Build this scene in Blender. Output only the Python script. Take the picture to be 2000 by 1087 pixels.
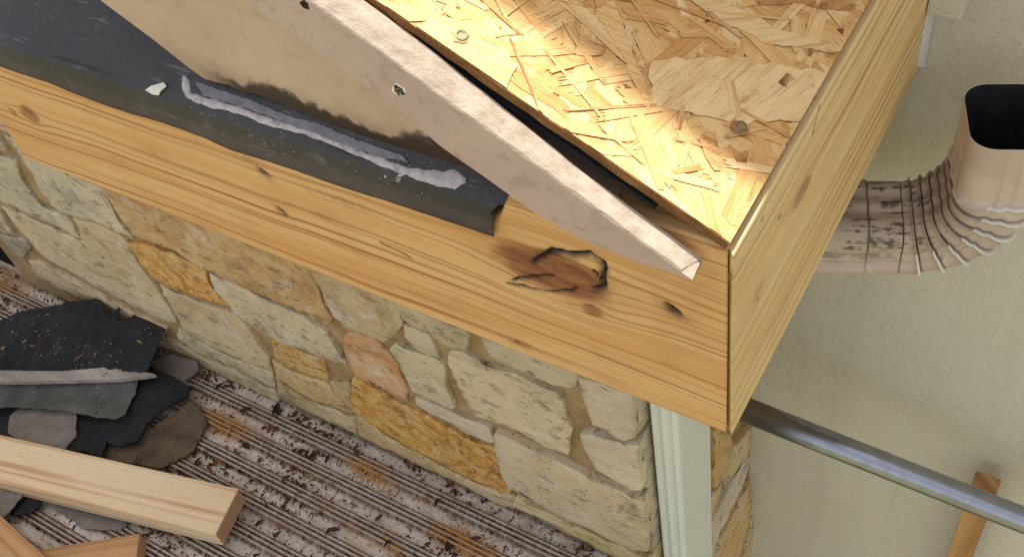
import bpy, bmesh, math, random
import numpy as np
from mathutils import Vector, Matrix, noise as mnoise

# ---------------------------------------------------------------- scene, camera, light
for o in list(bpy.data.objects): bpy.data.objects.remove(o)
S = bpy.context.scene
COL = S.collection
R = random.Random(7)

cam_d = bpy.data.cameras.new('camera'); cam = bpy.data.objects.new('camera', cam_d); COL.objects.link(cam)
cam.matrix_world = Matrix.Translation([0.1862,-0.44461,0.55836]) @ Matrix([[0.853,-0.3069,0.422],[0.5004,0.7105,-0.4948],[-0.148,0.6333,0.7597]]).to_4x4()
cam_d.sensor_width = 36.0; cam_d.lens = 37.7961; cam_d.clip_start = .01; cam_d.clip_end = 2000
S.camera = cam

SUN_TO = Vector((-.10, .30, 1.0)).normalized()
W = bpy.data.worlds.new('World'); S.world = W; W.use_nodes = True
wn = W.node_tree.nodes; wl = W.node_tree.links; wn.clear()
sky = wn.new('ShaderNodeTexSky'); sky.sky_type = 'NISHITA'; sky.sun_disc = False
sky.sun_elevation = math.asin(SUN_TO.z); sky.sun_rotation = math.atan2(SUN_TO.x, SUN_TO.y)
sky.air_density = 1.0; sky.dust_density = 2.2; sky.ozone_density = 1.0
hs = wn.new('ShaderNodeHueSaturation'); hs.inputs['Saturation'].default_value = .28
bg = wn.new('ShaderNodeBackground'); bg.inputs['Strength'].default_value = .125
wo = wn.new('ShaderNodeOutputWorld')
wl.new(sky.outputs[0], hs.inputs['Color']); wl.new(hs.outputs[0], bg.inputs['Color']); wl.new(bg.outputs[0], wo.inputs['Surface'])
sd = bpy.data.lights.new('sun', 'SUN'); sd.energy = 3.9; sd.angle = math.radians(1.3); sd.color = (1.0, .975, .935)
sun = bpy.data.objects.new('sun', sd); COL.objects.link(sun); sun.location = (0, 3, 6)
sun.rotation_euler = (-SUN_TO).to_track_quat('-Z', 'Y').to_euler()
V = S.view_settings; V.view_transform = 'Standard'; V.look = 'None'; V.gamma = 1; V.use_curve_mapping = False
V.exposure = 1.25

# ---------------------------------------------------------------- material helper
def lin(r, g, b): return tuple((((v/255)+.055)/1.055)**2.4 if v > 10 else v/255/12.92 for v in (r, g, b)) + (1,)
class NT:
    def __init__(s, name):
        s.m = bpy.data.materials.new(name); s.m.use_nodes = True
        s.t = s.m.node_tree; s.t.nodes.clear(); s.L = s.t.links
    def _in(s, sock, v):
        if v is None: return
        if hasattr(v, 'is_output'): s.L.new(v, sock)
        else:
            if isinstance(v, (tuple, list)) and sock.type == 'RGBA' and len(v) == 3: v = tuple(v)+(1,)
            sock.default_value = v
    def node(s, t, **k):
        n = s.t.nodes.new('ShaderNode'+t)
        for a, v in k.items(): setattr(n, a, v)
        return n
    def m_(s, op, a, b=None, c=None, clamp=False):
        n = s.node('Math', operation=op, use_clamp=clamp)
        for i, v in enumerate((a, b, c)): s._in(n.inputs[i], v) if v is not None else None
        return n.outputs[0]
    def add(s, a, b): return s.m_('ADD', a, b)
    def mul(s, a, b): return s.m_('MULTIPLY', a, b)
    def sub(s, a, b): return s.m_('SUBTRACT', a, b)
    def coord(s, which='Object'): return s.node('TexCoord').outputs[which]
    def pos(s): return s.node('NewGeometry').outputs['Position']
    def sep(s, v):
        n = s.node('SeparateXYZ'); s._in(n.inputs[0], v); return n.outputs
    def comb(s, x=0., y=0., z=0.):
        n = s.node('CombineXYZ')
        for i, v in enumerate((x, y, z)): s._in(n.inputs[i], v)
        return n.outputs[0]
    def mapv(s, v, scale=(1, 1, 1), loc=(0, 0, 0), rot=(0, 0, 0)):
        n = s.node('Mapping'); s._in(n.inputs[0], v); n.inputs[1].default_value = loc; n.inputs[2].default_value = rot; n.inputs[3].default_value = scale
        return n.outputs[0]
    def vadd(s, a, b):
        n = s.node('VectorMath', operation='ADD'); s._in(n.inputs[0], a); s._in(n.inputs[1], b); return n.outputs[0]
    def noise(s, v, scale=5., det=3., rough=.55, dist=0., out=0):
        n = s.node('TexNoise'); s._in(n.inputs['Vector'], v); n.inputs['Scale'].default_value = scale; n.inputs['Detail'].default_value = det
        n.inputs['Roughness'].default_value = rough; n.inputs['Distortion'].default_value = dist
        return n.outputs[out]
    def vor(s, v, scale=5., feature='F1', out=0, rnd=1.):
        n = s.node('TexVoronoi', feature=feature); s._in(n.inputs['Vector'], v); n.inputs['Scale'].default_value = scale; n.inputs['Randomness'].default_value = rnd
        return n.outputs[out]
    def ramp(s, f, stops, interp='LINEAR'):
        n = s.node('ValToRGB'); cr = n.color_ramp; cr.interpolation = interp
        while len(cr.elements) < len(stops): cr.elements.new(.5)
        for e, (p, c) in zip(cr.elements, stops):
            e.position = p; e.color = c if isinstance(c, tuple) else (c, c, c, 1)
        s._in(n.inputs[0], f); return n.outputs[0]
    def step(s, f, a, b): # smoothstep 0..1
        n = s.node('MapRange', interpolation_type='SMOOTHSTEP'); s._in(n.inputs[0], f); n.inputs[1].default_value = a; n.inputs[2].default_value = b
        return n.outputs[0]
    def mix(s, f, a, b, t='MIX'):
        n = s.node('Mix', data_type='RGBA', blend_type=t); s._in(n.inputs[0], f); s._in(n.inputs[6], a); s._in(n.inputs[7], b)
        return n.outputs[2]
    def bump(s, h, strength=.5, dist=.002, normal=None):
        n = s.node('Bump'); n.inputs['Strength'].default_value = strength; n.inputs['Distance'].default_value = dist
        s._in(n.inputs['Height'], h); s._in(n.inputs['Normal'], normal) if normal is not None else None
        return n.outputs[0]
    def attr(s, name):
        return s.node('Attribute', attribute_name=name).outputs['Fac']
    def objinfo(s): return s.node('ObjectInfo').outputs
    def done(s, col, rough=.6, metal=0., normal=None, spec=.3):
        p = s.node('BsdfPrincipled'); s._in(p.inputs['Base Color'], col); s._in(p.inputs['Roughness'], rough); s._in(p.inputs['Metallic'], metal)
        p.inputs['Specular IOR Level'].default_value = spec
        if normal is not None: s.L.new(normal, p.inputs['Normal'])
        o = s.node('OutputMaterial'); s.L.new(p.outputs[0], o.inputs[0]); return s.m

# ---------------------------------------------------------------- mesh helper
def _mesh(name, verts, faces, mats, smooth=False, fm=None):
    me = bpy.data.meshes.new(name); me.from_pydata([tuple(v) for v in verts], [], faces)
    for m in (mats if isinstance(mats, (list, tuple)) else [mats]): me.materials.append(m)
    if fm is not None: me.polygons.foreach_set('material_index', fm)
    if smooth: me.polygons.foreach_set('use_smooth', [True]*len(me.polygons))
    me.update(); return me
def thing(name, label, cat, loc=(0, 0, 0), group=None, M=None):
    o = bpy.data.objects.new(name, None); COL.objects.link(o); o.empty_display_size = .05
    if M is not None: o.matrix_world = M
    else: o.location = loc
    bpy.context.view_layer.update()
    return tag(o, label, cat, group)
def tag(o, label, cat, group=None):
    o['label'] = label; o['category'] = cat
    if group: o['group'] = group
    return o
MW = {}
def wm(o):
    return MW.get(o.name) or o.matrix_world.copy()
def obj(name, me, parent=None, M=None):
    """object whose mesh data is in the frame M (world matrix); parented keeping that frame"""
    o = bpy.data.objects.new(name, me); COL.objects.link(o)
    M = M if M is not None else Matrix()
    if parent is not None:
        o.parent = parent; o.matrix_parent_inverse = Matrix(); o.matrix_local = wm(parent).inverted() @ M
    else: o.matrix_world = M
    MW[o.name] = M.copy()
    return o
def wobj(name, verts, faces, mats, parent=None, base=None, smooth=False, fm=None):
    """verts in world space; origin put at the bottom centre (or base)"""
    vs = np.array([tuple(v) for v in verts], float)
    if base is None: base = ((vs[:, 0].min()+vs[:, 0].max())/2, (vs[:, 1].min()+vs[:, 1].max())/2, vs[:, 2].min())
    return obj(name, _mesh(name, vs-np.array(base), faces, mats, smooth, fm), parent, Matrix.Translation(base))
def bm_finish(bm, name, mats, smooth=False):
    me = bpy.data.meshes.new(name); bmesh.ops.recalc_face_normals(bm, faces=bm.faces); bm.to_mesh(me); bm.free()
    for m in (mats if isinstance(mats, (list, tuple)) else [mats]): me.materials.append(m)
    if smooth: me.polygons.foreach_set('use_smooth', [True]*len(me.polygons))
    return me
def box_bm(sx, sy, sz, bev=.0, seg=2, c=(0, 0, 0)):
    bm = bmesh.new(); bmesh.ops.create_cube(bm, size=1)
    for v in bm.verts: v.co = Vector((v.co.x*sx+c[0], v.co.y*sy+c[1], v.co.z*sz+c[2]))
    if bev: bmesh.ops.bevel(bm, geom=bm.edges[:], offset=bev, segments=seg, affect='EDGES', profile=.6)
    return bm
def prism(pts, d0, d1, axis):
    """polygon in plane -> prism; axis 'y': pts are (x,z); 'z': (x,y); 'x': (y,z)"""
    f = {'y': lambda p, d: (p[0], d, p[1]), 'z': lambda p, d: (p[0], p[1], d), 'x': lambda p, d: (d, p[0], p[1])}[axis]
    n = len(pts); vs = [f(p, d0) for p in pts]+[f(p, d1) for p in pts]
    fs = [list(range(n)), list(range(2*n-1, n-1, -1))]+[[i, (i+1) % n, n+(i+1) % n, n+i] for i in range(n)]
    return vs, fs
def tube_mesh(rings, closed_ends=True):
    n = len(rings[0]); vs = [v for r in rings for v in r]; fs = []
    for i in range(len(rings)-1):
        for j in range(n): fs.append([i*n+j, i*n+(j+1) % n, (i+1)*n+(j+1) % n, (i+1)*n+j])
    if closed_ends: fs += [list(range(n))[::-1], list(range((len(rings)-1)*n, len(rings)*n))]
    return vs, fs
def frame(origin, xdir, zhint=(0, 0, 1)):
    x = Vector(xdir).normalized(); z = Vector(zhint); z = (z-x*z.dot(x)).normalized(); y = z.cross(x)
    M = Matrix((x, y, z)).transposed().to_4x4(); M.translation = origin; return M
def poly_resample(P, step, jit, rr):
    out = []; n = len(P)
    for i in range(n):
        a = Vector(P[i]); b = Vector(P[(i+1) % n]); L = (b-a).length; k = max(1, int(L/step))
        for j in range(k):
            t = j/k; p = a.lerp(b, t)
            out.append((p.x+rr.uniform(-jit, jit), p.y+rr.uniform(-jit, jit)))
    return out

# ---------------------------------------------------------------- materials
def wood(name, light, dark, tint=None, gx=2.2, gz=150., axes='xz', use_attr=False, rough=.55, seed=0., streak=.6, warp=.006, spec=.25, contrast=(.36, .66), bumpk=.35, pale=None):
    t = NT(name); c = t.coord()
    x, y, z = t.sep(c)
    if axes == 'xz': u, v, w = x, z, y
    elif axes == 'xy': u, v, w = x, y, z
    elif axes == 'yz': u, v, w = y, z, x
    if use_attr: vv = t.attr('ring')
    else:
        wn_ = t.noise(t.comb(t.mul(u, 2.2), t.mul(v, 9.), seed), 1., 2., .5)
        vv = t.add(v, t.mul(t.sub(wn_, .5), warp*2))
    vv = t.add(vv, t.mul(w, .75))
    g1 = t.noise(t.comb(t.mul(u, gx), t.mul(vv, gz), seed), 1., 2., .5)
    g2 = t.noise(t.comb(t.mul(u, gx*6), t.mul(vv, gz*5), seed+3), 1., 3., .65)
    big = t.noise(t.comb(t.mul(u, 3.), t.mul(vv, 22.), seed+9), 1., 2., .5)
    f = t.step(g1, *contrast)
    col = t.mix(f, light, dark)
    col = t.mix(t.mul(t.step(big, .40, .66), .6), col, pale or tint or light)
    col = t.mix(t.mul(g2, .5*streak), col, t.mix(.5, col, dark, 'MULTIPLY'))
    fib = t.noise(t.comb(t.mul(u, gx*11), t.mul(vv, gz*7), seed+5), 1., 2., .6)
    col = t.mix(t.mul(t.step(fib, .52, .72), .30), col, dark)
    blot = t.noise(c, 14., 4., .6)
    col = t.mix(t.mul(t.step(blot, .45, .8), .25), col, dark)
    h = t.add(t.mul(g1, .6), t.mul(g2, .5))
    if use_attr:
        k = t.attr('knot'); dk = t.attr('dark')
        kn = t.noise(c, 90., 4., .65)
        kst = t.noise(t.comb(t.mul(u, 20.), t.mul(vv, 260.), 2.), 1., 4., .7)
        kc = t.ramp(t.add(t.mul(kst, .8), t.mul(kn, .25)), [(.38, lin(46, 26, 14)), (.47, lin(100, 58, 28)), (.56, lin(142, 88, 44)), (.68, lin(178, 124, 70))])
        col = t.mix(t.mul(t.m_('MINIMUM', t.mul(k, t.add(.6, kn)), 1.), .92), col, kc)
        st = t.attr('stain')
        col = t.mix(t.mul(st, t.step(kn, .3, .6)), col, lin(126, 70, 44))
        col = t.mix(t.m_('MINIMUM', t.mul(dk, t.add(.55, kn)), 1.), col, lin(30, 20, 14))
    # hairline specks
    sp = t.noise(t.mapv(c, (40, 260, 260) if axes != 'yz' else (260, 40, 260)), 1., 1., .5)
    col = t.mix(t.mul(t.step(sp, .72, .8), .45), col, lin(110, 66, 34))
    return t.done(col, rough, 0, t.bump(h, bumpk, .0012), spec)

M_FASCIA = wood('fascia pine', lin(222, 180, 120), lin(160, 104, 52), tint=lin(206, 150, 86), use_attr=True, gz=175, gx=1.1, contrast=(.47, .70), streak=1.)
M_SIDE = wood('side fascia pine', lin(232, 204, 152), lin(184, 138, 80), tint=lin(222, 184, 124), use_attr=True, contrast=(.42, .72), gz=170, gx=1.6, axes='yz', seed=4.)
M_PALE = wood('planed pale pine', lin(222, 196, 156), lin(192, 150, 108), tint=lin(226, 204, 168), axes='xy', gz=75, gx=1.0, seed=11., warp=.003, contrast=(.46, .66), streak=.4)
M_CEDAR = wood('orange cedar', lin(190, 146, 98), lin(152, 106, 64), tint=lin(194, 150, 102), axes='xy', gz=90, seed=21., contrast=(.4, .75))
M_STAKE = wood('stake wood', lin(196, 152, 100), lin(156, 108, 64), axes='xz', gz=90, seed=31.)
M_FRAMING = wood('roof framing', lin(180, 140, 90), lin(130, 90, 50), axes='xz', gz=90, seed=41.)

def m_endgrain():
    t = NT('end grain'); c = t.coord(); x, y, z = t.sep(c)
    r = t.m_('SQRT', t.add(t.m_('POWER', t.add(y, .05), 2.), t.m_('POWER', t.add(z, .07), 2.)))
    n = t.noise(c, 60., 3.)
    s_ = t.m_('SINE', t.add(t.mul(r, 1100.), t.mul(n, 4.)))
    col = t.mix(t.add(t.mul(s_, .3), .5), lin(196, 158, 128), lin(166, 124, 96))
    col = t.mix(t.mul(n, .4), col, lin(120, 78, 52))
    return t.done(col, .75, 0, t.bump(n, .4, .001))
M_END = m_endgrain()

def m_paint(name, base, dirt, low, seed=0., mould=None, wear=.5, rough=.6):
    t = NT(name); c = t.coord(); x, y, z = t.sep(c)
    n1 = t.noise(t.vadd(c, (seed, 0, 0)), 9., 5., .6); n2 = t.noise(c, 70., 4., .6); n3 = t.noise(t.mapv(c, (8, 60, 60)), 1., 3., .6)
    col = t.mix(t.step(n1, .3, .75), base, low)
    col = t.mix(t.mul(t.step(n2, .5, .8), wear), col, dirt)
    col = t.mix(t.mul(t.step(n3, .55, .8), .18), col, dirt)
    if mould is not None:
        px, pz, slope, wid = mould   # black mould creeping up from the lower edge, object space
        d = t.sub(t.sub(z, pz), t.mul(t.sub(x, px), slope))
        nm = t.noise(c, 38., 5., .7); nw = t.noise(t.comb(t.mul(x, 9.), 0., seed), 1., 3., .6)
        hgt = t.mul(t.step(nw, .3, .68), wid)
        nm2 = t.noise(c, 120., 4., .75)
        k = t.sub(1., t.step(t.sub(t.m_('DIVIDE', d, t.add(hgt, .003)), t.add(t.mul(nm, .7), t.mul(nm2, .7))), -.25, .35))
        col = t.mix(t.mul(t.mul(k, t.step(x, -.01, .05)), t.step(t.add(nm, t.mul(k, .5)), .55, .8)), col, lin(28, 22, 21))
        k2 = t.sub(1., t.step(t.sub(d, t.mul(nm, .03)), -.006, .02))
        col = t.mix(t.mul(k2, .30), col, lin(104, 78, 60))
    # specks, scuffs
    sp = t.noise(c, 210., 2., .6)
    col = t.mix(t.mul(t.step(sp, .68, .78), .4), col, lin(100, 80, 70))
    return t.done(col, rough, 0, t.bump(t.add(t.mul(n2, .6), t.mul(n1, .5)), .25, .0015), .25)

def m_stone():
    t = NT('quarried limestone'); c = t.coord(); oi = t.objinfo(); rnd = oi['Random']
    c2 = t.vadd(c, t.comb(t.mul(rnd, 37.), t.mul(rnd, 11.), t.mul(rnd, 23.)))
    base = t.mix(1., t.mix(.06, oi['Color'], lin(214, 204, 178)), (1.10, 1.08, 1.06, 1), 'MULTIPLY'); al = oi['Alpha']
    n1 = t.noise(c2, 9., 5., .62, .6); n2 = t.noise(c2, 38., 5., .65); n3 = t.noise(t.mapv(c2, (7, 7, 34), rot=(0, .15, 0)), 1., 4., .62, .8); n4 = t.noise(c2, 150., 4., .7)
    col = t.mix(t.step(n1, .3, .72), base, t.mix(.75, base, lin(210, 200, 176)))
    col = t.mix(t.mul(t.step(n3, .52, .72), .45), col, t.mix(.6, base, lin(120, 112, 100), 'MULTIPLY'))
    rz = t.step(t.add(n1, t.mul(t.sub(n3, .5), .5)), .34, .50)
    rust = t.ramp(t.noise(c2, 30., 6., .75, 1.6), [(.32, lin(110, 64, 22)), (.43, lin(176, 116, 38)), (.52, lin(204, 158, 66)), (.62, lin(212, 184, 116)), (.75, lin(208, 192, 144))])
    col = t.mix(t.mul(t.m_('MULTIPLY', rz, al), 1.), col, rust)
    col = t.mix(t.mul(t.step(n2, .52, .75), .5), col, lin(128, 116, 96))
    pit = t.step(t.noise(c2, 95., 2., .6), .68, .78)
    col = t.mix(t.mul(pit, .55), col, lin(84, 74, 60))
    h = t.add(t.add(t.mul(n1, .9), t.mul(n2, .55)), t.add(t.mul(n3, .55), t.mul(n4, .22)))
    h = t.sub(h, t.mul(pit, .25))
    vein = t.m_('ABSOLUTE', t.sub(t.noise(t.mapv(c2, (5, 5, 16), rot=(0, .3, 0)), 1., 4., .6, .6), .5))
    vm = t.mul(t.sub(1., t.step(vein, .0, .03)), t.step(n2, .5, .62))
    col = t.mix(t.mul(vm, .3), col, lin(122, 104, 80))
    wht = t.step(t.noise(c2, 20., 5., .7), .54, .66)
    col = t.mix(t.mul(wht, t.sub(.6, t.mul(al, .5))), col, lin(204, 200, 190))
    col = t.mix(t.mul(t.step(n4, .55, .75), .22), col, lin(224, 218, 200))
    col = t.mix(1., col, lin(255, 246, 235), 'MULTIPLY')
    h = t.sub(h, t.mul(vm, .35))
    return t.done(col, .85, 0, t.bump(h, 1., .008), .15)
M_STONE = m_stone()

def m_simple(name, stops, scale=20., rough=.8, bumpd=.002, bumps=.5, metal=0., det=5., spec=.25, fine=None, stretch=(1, 1, 1)):
    t = NT(name); c = t.mapv(t.coord(), stretch); n = t.noise(c, scale, det, .62)
    n2 = t.noise(t.coord(), scale*7, 3., .6)
    col = t.ramp(t.add(t.mul(n, .75), t.mul(n2, .25)), stops)
    if fine: col = t.mix(t.mul(t.step(n2, .6, .75), fine[0]), col, fine[1])
    return t.done(col, rough, metal, t.bump(t.add(n, t.mul(n2, .5)), bumps, bumpd), spec)
M_MORTAR = m_simple('tan mortar', [(.3, lin(128, 104, 70)), (.5, lin(156, 130, 90)), (.7, lin(178, 154, 112))], 24., .95, .004, .7)
def m_stucco():
    t = NT('olive stucco'); c = t.coord()
    n = t.noise(c, 95., 4., .62); n2 = t.noise(c, 260., 2., .5); b = t.noise(c, 2.2, 4., .6); pit = t.step(t.noise(c, 60., 2., .5), .72, .8)
    col = t.mix(t.step(b, .3, .7), lin(206, 199, 182), lin(199, 191, 173))
    col = t.mix(t.mul(t.step(n, .54, .72), .20), col, lin(150, 142, 122))
    col = t.mix(t.mul(t.step(n2, .58, .74), .12), col, lin(140, 132, 112))
    col = t.mix(t.mul(pit, .35), col, lin(120, 112, 94))
    # thin wash of run-off below the bracket and near the top
    x, y, z = t.sep(c)
    runs = t.mul(t.step(t.noise(t.mapv(c, (9, 1, .8)), 1., 3., .6), .5, .8), .14)
    col = t.mix(runs, col, lin(128, 116, 90))
    h = t.sub(t.add(t.mul(n, 1.), t.mul(n2, .35)), t.mul(pit, .5))
    return t.done(col, .85, 0, t.bump(h, .6, .0035), .2)
M_STUCCO = m_stucco()
def m_flash():
    t = NT('black bent metal'); c = t.coord(); x, y, z = t.sep(c)
    n = t.noise(c, 7., 5., .6); n2 = t.noise(c, 60., 4., .65); sc = t.noise(t.mapv(c, (26, 160, 160), rot=(0, .3, .4)), 1., 3., .6)
    col = t.mix(t.step(n, .3, .7), lin(38, 33, 35), lin(52, 46, 47))
    col = t.mix(t.mul(t.step(sc, .60, .74), .35), col, lin(138, 136, 142))
    dust = t.mul(t.step(n2, .5, .8), t.step(n, .4, .65))
    col = t.mix(t.mul(dust, .4), col, lin(122, 120, 124))
    sp = t.step(t.vor(c, 190.), .11, .07)
    spm = t.mul(sp, t.step(t.noise(c, 12., 2.), .52, .62))
    col = t.mix(spm, col, lin(190, 188, 186))
    rough = t.add(.30, t.mul(n2, .28))
    return t.done(col, rough, 0, t.bump(t.add(n2, t.mul(n, 1.5)), .2, .003), .45)
M_FLASH = m_flash()
M_CAULK = m_simple('old caulk', [(.34, lin(136, 127, 129)), (.5, lin(188, 178, 179)), (.7, lin(206, 199, 198))], 110., .5, .002, .6, fine=(.5, lin(120, 112, 118)))
M_SMEAR = m_simple('caulk film', [(.3, lin(96, 92, 98)), (.55, lin(128, 124, 130)), (.75, lin(150, 146, 152))], 60., .55, .001, .4, fine=(.7, lin(52, 48, 50)))
M_CHIP = m_simple('paint chip', [(.3, lin(214, 208, 190)), (.7, lin(232, 228, 216))], 40., .6, .001)
M_TRIMFACE = m_paint('weathered pinkish trim paint', lin(190, 164, 148), lin(132, 104, 92), lin(178, 152, 138), 3.)
M_TRIMTOP = m_simple('bare weathered top edge', [(.3, lin(138, 121, 104)), (.5, lin(160, 143, 125)), (.7, lin(176, 160, 142))], 150., .8, .002, .6, stretch=(.35, 1, 1), fine=(.35, lin(140, 120, 104)))
M_BEIGE = None
M_BLACK = m_simple('black felt', [(.3, lin(22, 22, 24)), (.6, lin(38, 38, 40)), (.8, lin(58, 54, 52))], 26., .8, .003, .7, fine=(.35, lin(96, 78, 66)))
M_SHEET = m_simple('dusty underlay', [(.3, lin(56, 56, 54)), (.55, lin(92, 92, 86)), (.8, lin(124, 122, 112))], 12., .9, .002, .5, fine=(.4, lin(66, 50, 42)))
M_GREYTAB = m_simple('grey shingle', [(.3, lin(104, 94, 88)), (.6, lin(128, 118, 110)), (.8, lin(146, 136, 126))], 30., .9, .002, .5, fine=(.35, lin(70, 60, 54)))
M_BROWNTAB = m_simple('brown mossy shingle', [(.3, lin(58, 48, 40)), (.5, lin(92, 78, 64)), (.65, lin(112, 92, 68)), (.8, lin(138, 124, 110))], 26., .92, .005, .9, fine=(.4, lin(50, 40, 32)))
M_LATH = m_simple('weathered lath', [(.3, lin(118, 106, 96)), (.55, lin(160, 150, 140)), (.8, lin(190, 182, 174))], 18., .85, .002, .6, stretch=(.2, 2, 2))
M_LEAF = [m_simple('dry leaf '+str(i), [(.3, a), (.7, b)], 60., .8, .001) for i, (a, b) in enumerate([(lin(46, 34, 26), lin(84, 64, 48)), (lin(96, 58, 30), lin(140, 92, 54)), (lin(110, 92, 64), lin(146, 124, 88)), (lin(30, 24, 20), lin(60, 46, 38))])]
M_SPECK = m_simple('dark crumbs', [(.3, lin(62, 44, 31)), (.7, lin(118, 90, 66))], 300., .9, .001)
M_NAVY = m_simple('navy panel', [(.3, lin(14, 17, 28)), (.7, lin(22, 25, 38))], 6., .95, .001, spec=.05)
M_SCREW = m_simple('dull screw', [(.3, lin(96, 92, 70)), (.7, lin(150, 146, 120))], 300., .45, .0005, .4, metal=.8)
M_HOLE = m_simple('rusty hole', [(.3, lin(20, 14, 10)), (.7, lin(60, 40, 26))], 300., .9, .0005)
M_WHITE = m_simple('white paint', [(.3, lin(206, 208, 208)), (.7, lin(222, 224, 224))], 8., .45, .0005, .3)
M_SPOUT = m_simple('off white downspout enamel', [(.3, lin(206, 207, 196)), (.7, lin(216, 217, 207))], 6., .42, .0006, .3, fine=(.08, lin(130, 124, 110)))
M_GROUND = m_simple('ground', [(.3, lin(84, 92, 54)), (.55, lin(122, 118, 84)), (.8, lin(150, 142, 116))], 1.5, .95, .02, .6)
M_SOFFIT = m_simple('soffit board', [(.3, lin(150, 140, 120)), (.7, lin(176, 168, 148))], 10., .8, .001)  # plain beige board colour
M_ROOFING = m_simple('asphalt shingle', [(.3, lin(62, 58, 56)), (.7, lin(112, 104, 98))], 60., .95, .003, .7)
def m_pipe():
    t = NT('galvanised steel'); c = t.coord()
    n = t.noise(t.mapv(c, (4, 60, 60)), 1., 4., .65); n2 = t.noise(c, 50., 5., .65)
    col = t.mix(t.step(n2, .3, .75), lin(160, 162, 172), lin(146, 147, 156))
    col = t.mix(t.mul(t.step(n, .58, .75), .3), col, lin(96, 96, 104))
    return t.done(col, t.add(.27, t.mul(n2, .06)), .92, t.bump(n2, .02, .001), .5)
M_PIPE = m_pipe()
def m_elbow():
    t = NT('beige aluminium elbow'); c = t.coord()
    n = t.noise(c, 55., 5., .7, .5); n1 = t.noise(c, 14., 3., .6)
    u, v, g = t.attr('pu'), t.attr('pv'), t.attr('grime'); val = t.attr('valley')
    ns = t.noise(t.comb(t.mul(u, 16.), t.mul(v, 150.), 0.), 1., 4., .65)
    col = t.mix(t.step(n1, .35, .7), lin(198, 179, 164), lin(184, 163, 149))
    chip = t.step(t.noise(c, 26., 4., .65, .8), .60, .68)
    col = t.mix(t.mul(chip, .5), col, lin(214, 206, 194))
    col = t.mix(t.mul(g, .45), col, lin(150, 128, 98))
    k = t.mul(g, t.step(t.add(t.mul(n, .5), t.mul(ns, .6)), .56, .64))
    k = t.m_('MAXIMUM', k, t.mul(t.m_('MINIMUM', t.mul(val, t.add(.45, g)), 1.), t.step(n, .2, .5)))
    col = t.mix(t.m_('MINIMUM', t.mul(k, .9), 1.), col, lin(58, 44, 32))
    col = t.mix(t.mul(t.attr('crest_pale'), .9), col, lin(238, 234, 228))  # pleat crests mixed to near-white
    return t.done(col, .42, 0, t.bump(n, .15, .001), .4)
M_ELBOW = m_elbow()
M_ELBOWIN = m_simple('dark inside of spout', [(.3, lin(26, 26, 28)), (.7, lin(44, 44, 46))], 30., .7, .001)
def m_metal():
    t = NT('old white ribbed roofing'); c = t.coord(); x, y, z = t.sep(c)
    groove = t.attr('groove')
    n = t.noise(t.mapv(c, (16, 40, 40)), 1., 5., .68); n2 = t.noise(c, 120., 4., .7); n3 = t.noise(t.mapv(c, (5, 16, 1)), 1., 4., .6)
    col = t.mix(t.step(n, .35, .72), lin(210, 199, 186), lin(178, 159, 140))
    cl = t.noise(t.mapv(c, (7, 14, 1)), 1., 4., .65)
    col = t.mix(t.mul(t.step(n2, .50, .70), t.add(.25, t.mul(t.step(cl, .42, .62), .65))), col, lin(98, 76, 60))
    dots = t.noise(t.mapv(c, (150, 60, 1)), 1., 2., .5)
    dirt = t.m_('MINIMUM', t.mul(groove, t.add(.15, t.mul(dots, 1.6))), 1.)
    col = t.mix(dirt, col, t.mix(n, lin(58, 39, 26), lin(116, 84, 58)))
    rust = t.mul(t.step(n3, .585, .66), t.step(n2, .36, .58))
    for rx_, ry_, rr_ in ((-.950+1.2, .052+.3, .055), (-1.60+1.2, .11+.3, .06), (-.45+1.2, .05+.3, .05), (-.66+1.2, .085+.3, .04)):
        d_ = t.m_('SQRT', t.add(t.m_('POWER', t.mul(t.sub(x, rx_), .55), 2.), t.m_('POWER', t.mul(t.sub(y, ry_), 1.4), 2.)))
        rust = t.m_('MAXIMUM', rust, t.mul(t.sub(1., t.step(t.sub(d_, t.mul(n2, rr_*.9)), -.01, rr_*.45)), t.step(n2, .25, .55)))
    col = t.mix(t.mul(rust, .9), col, t.ramp(n2, [(.35, lin(112, 66, 30)), (.55, lin(172, 120, 58)), (.75, lin(196, 160, 100))]))
    return t.done(col, .6, 0, t.bump(t.add(n2, n), .35, .0018), .3)
M_METAL = m_metal()

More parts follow.
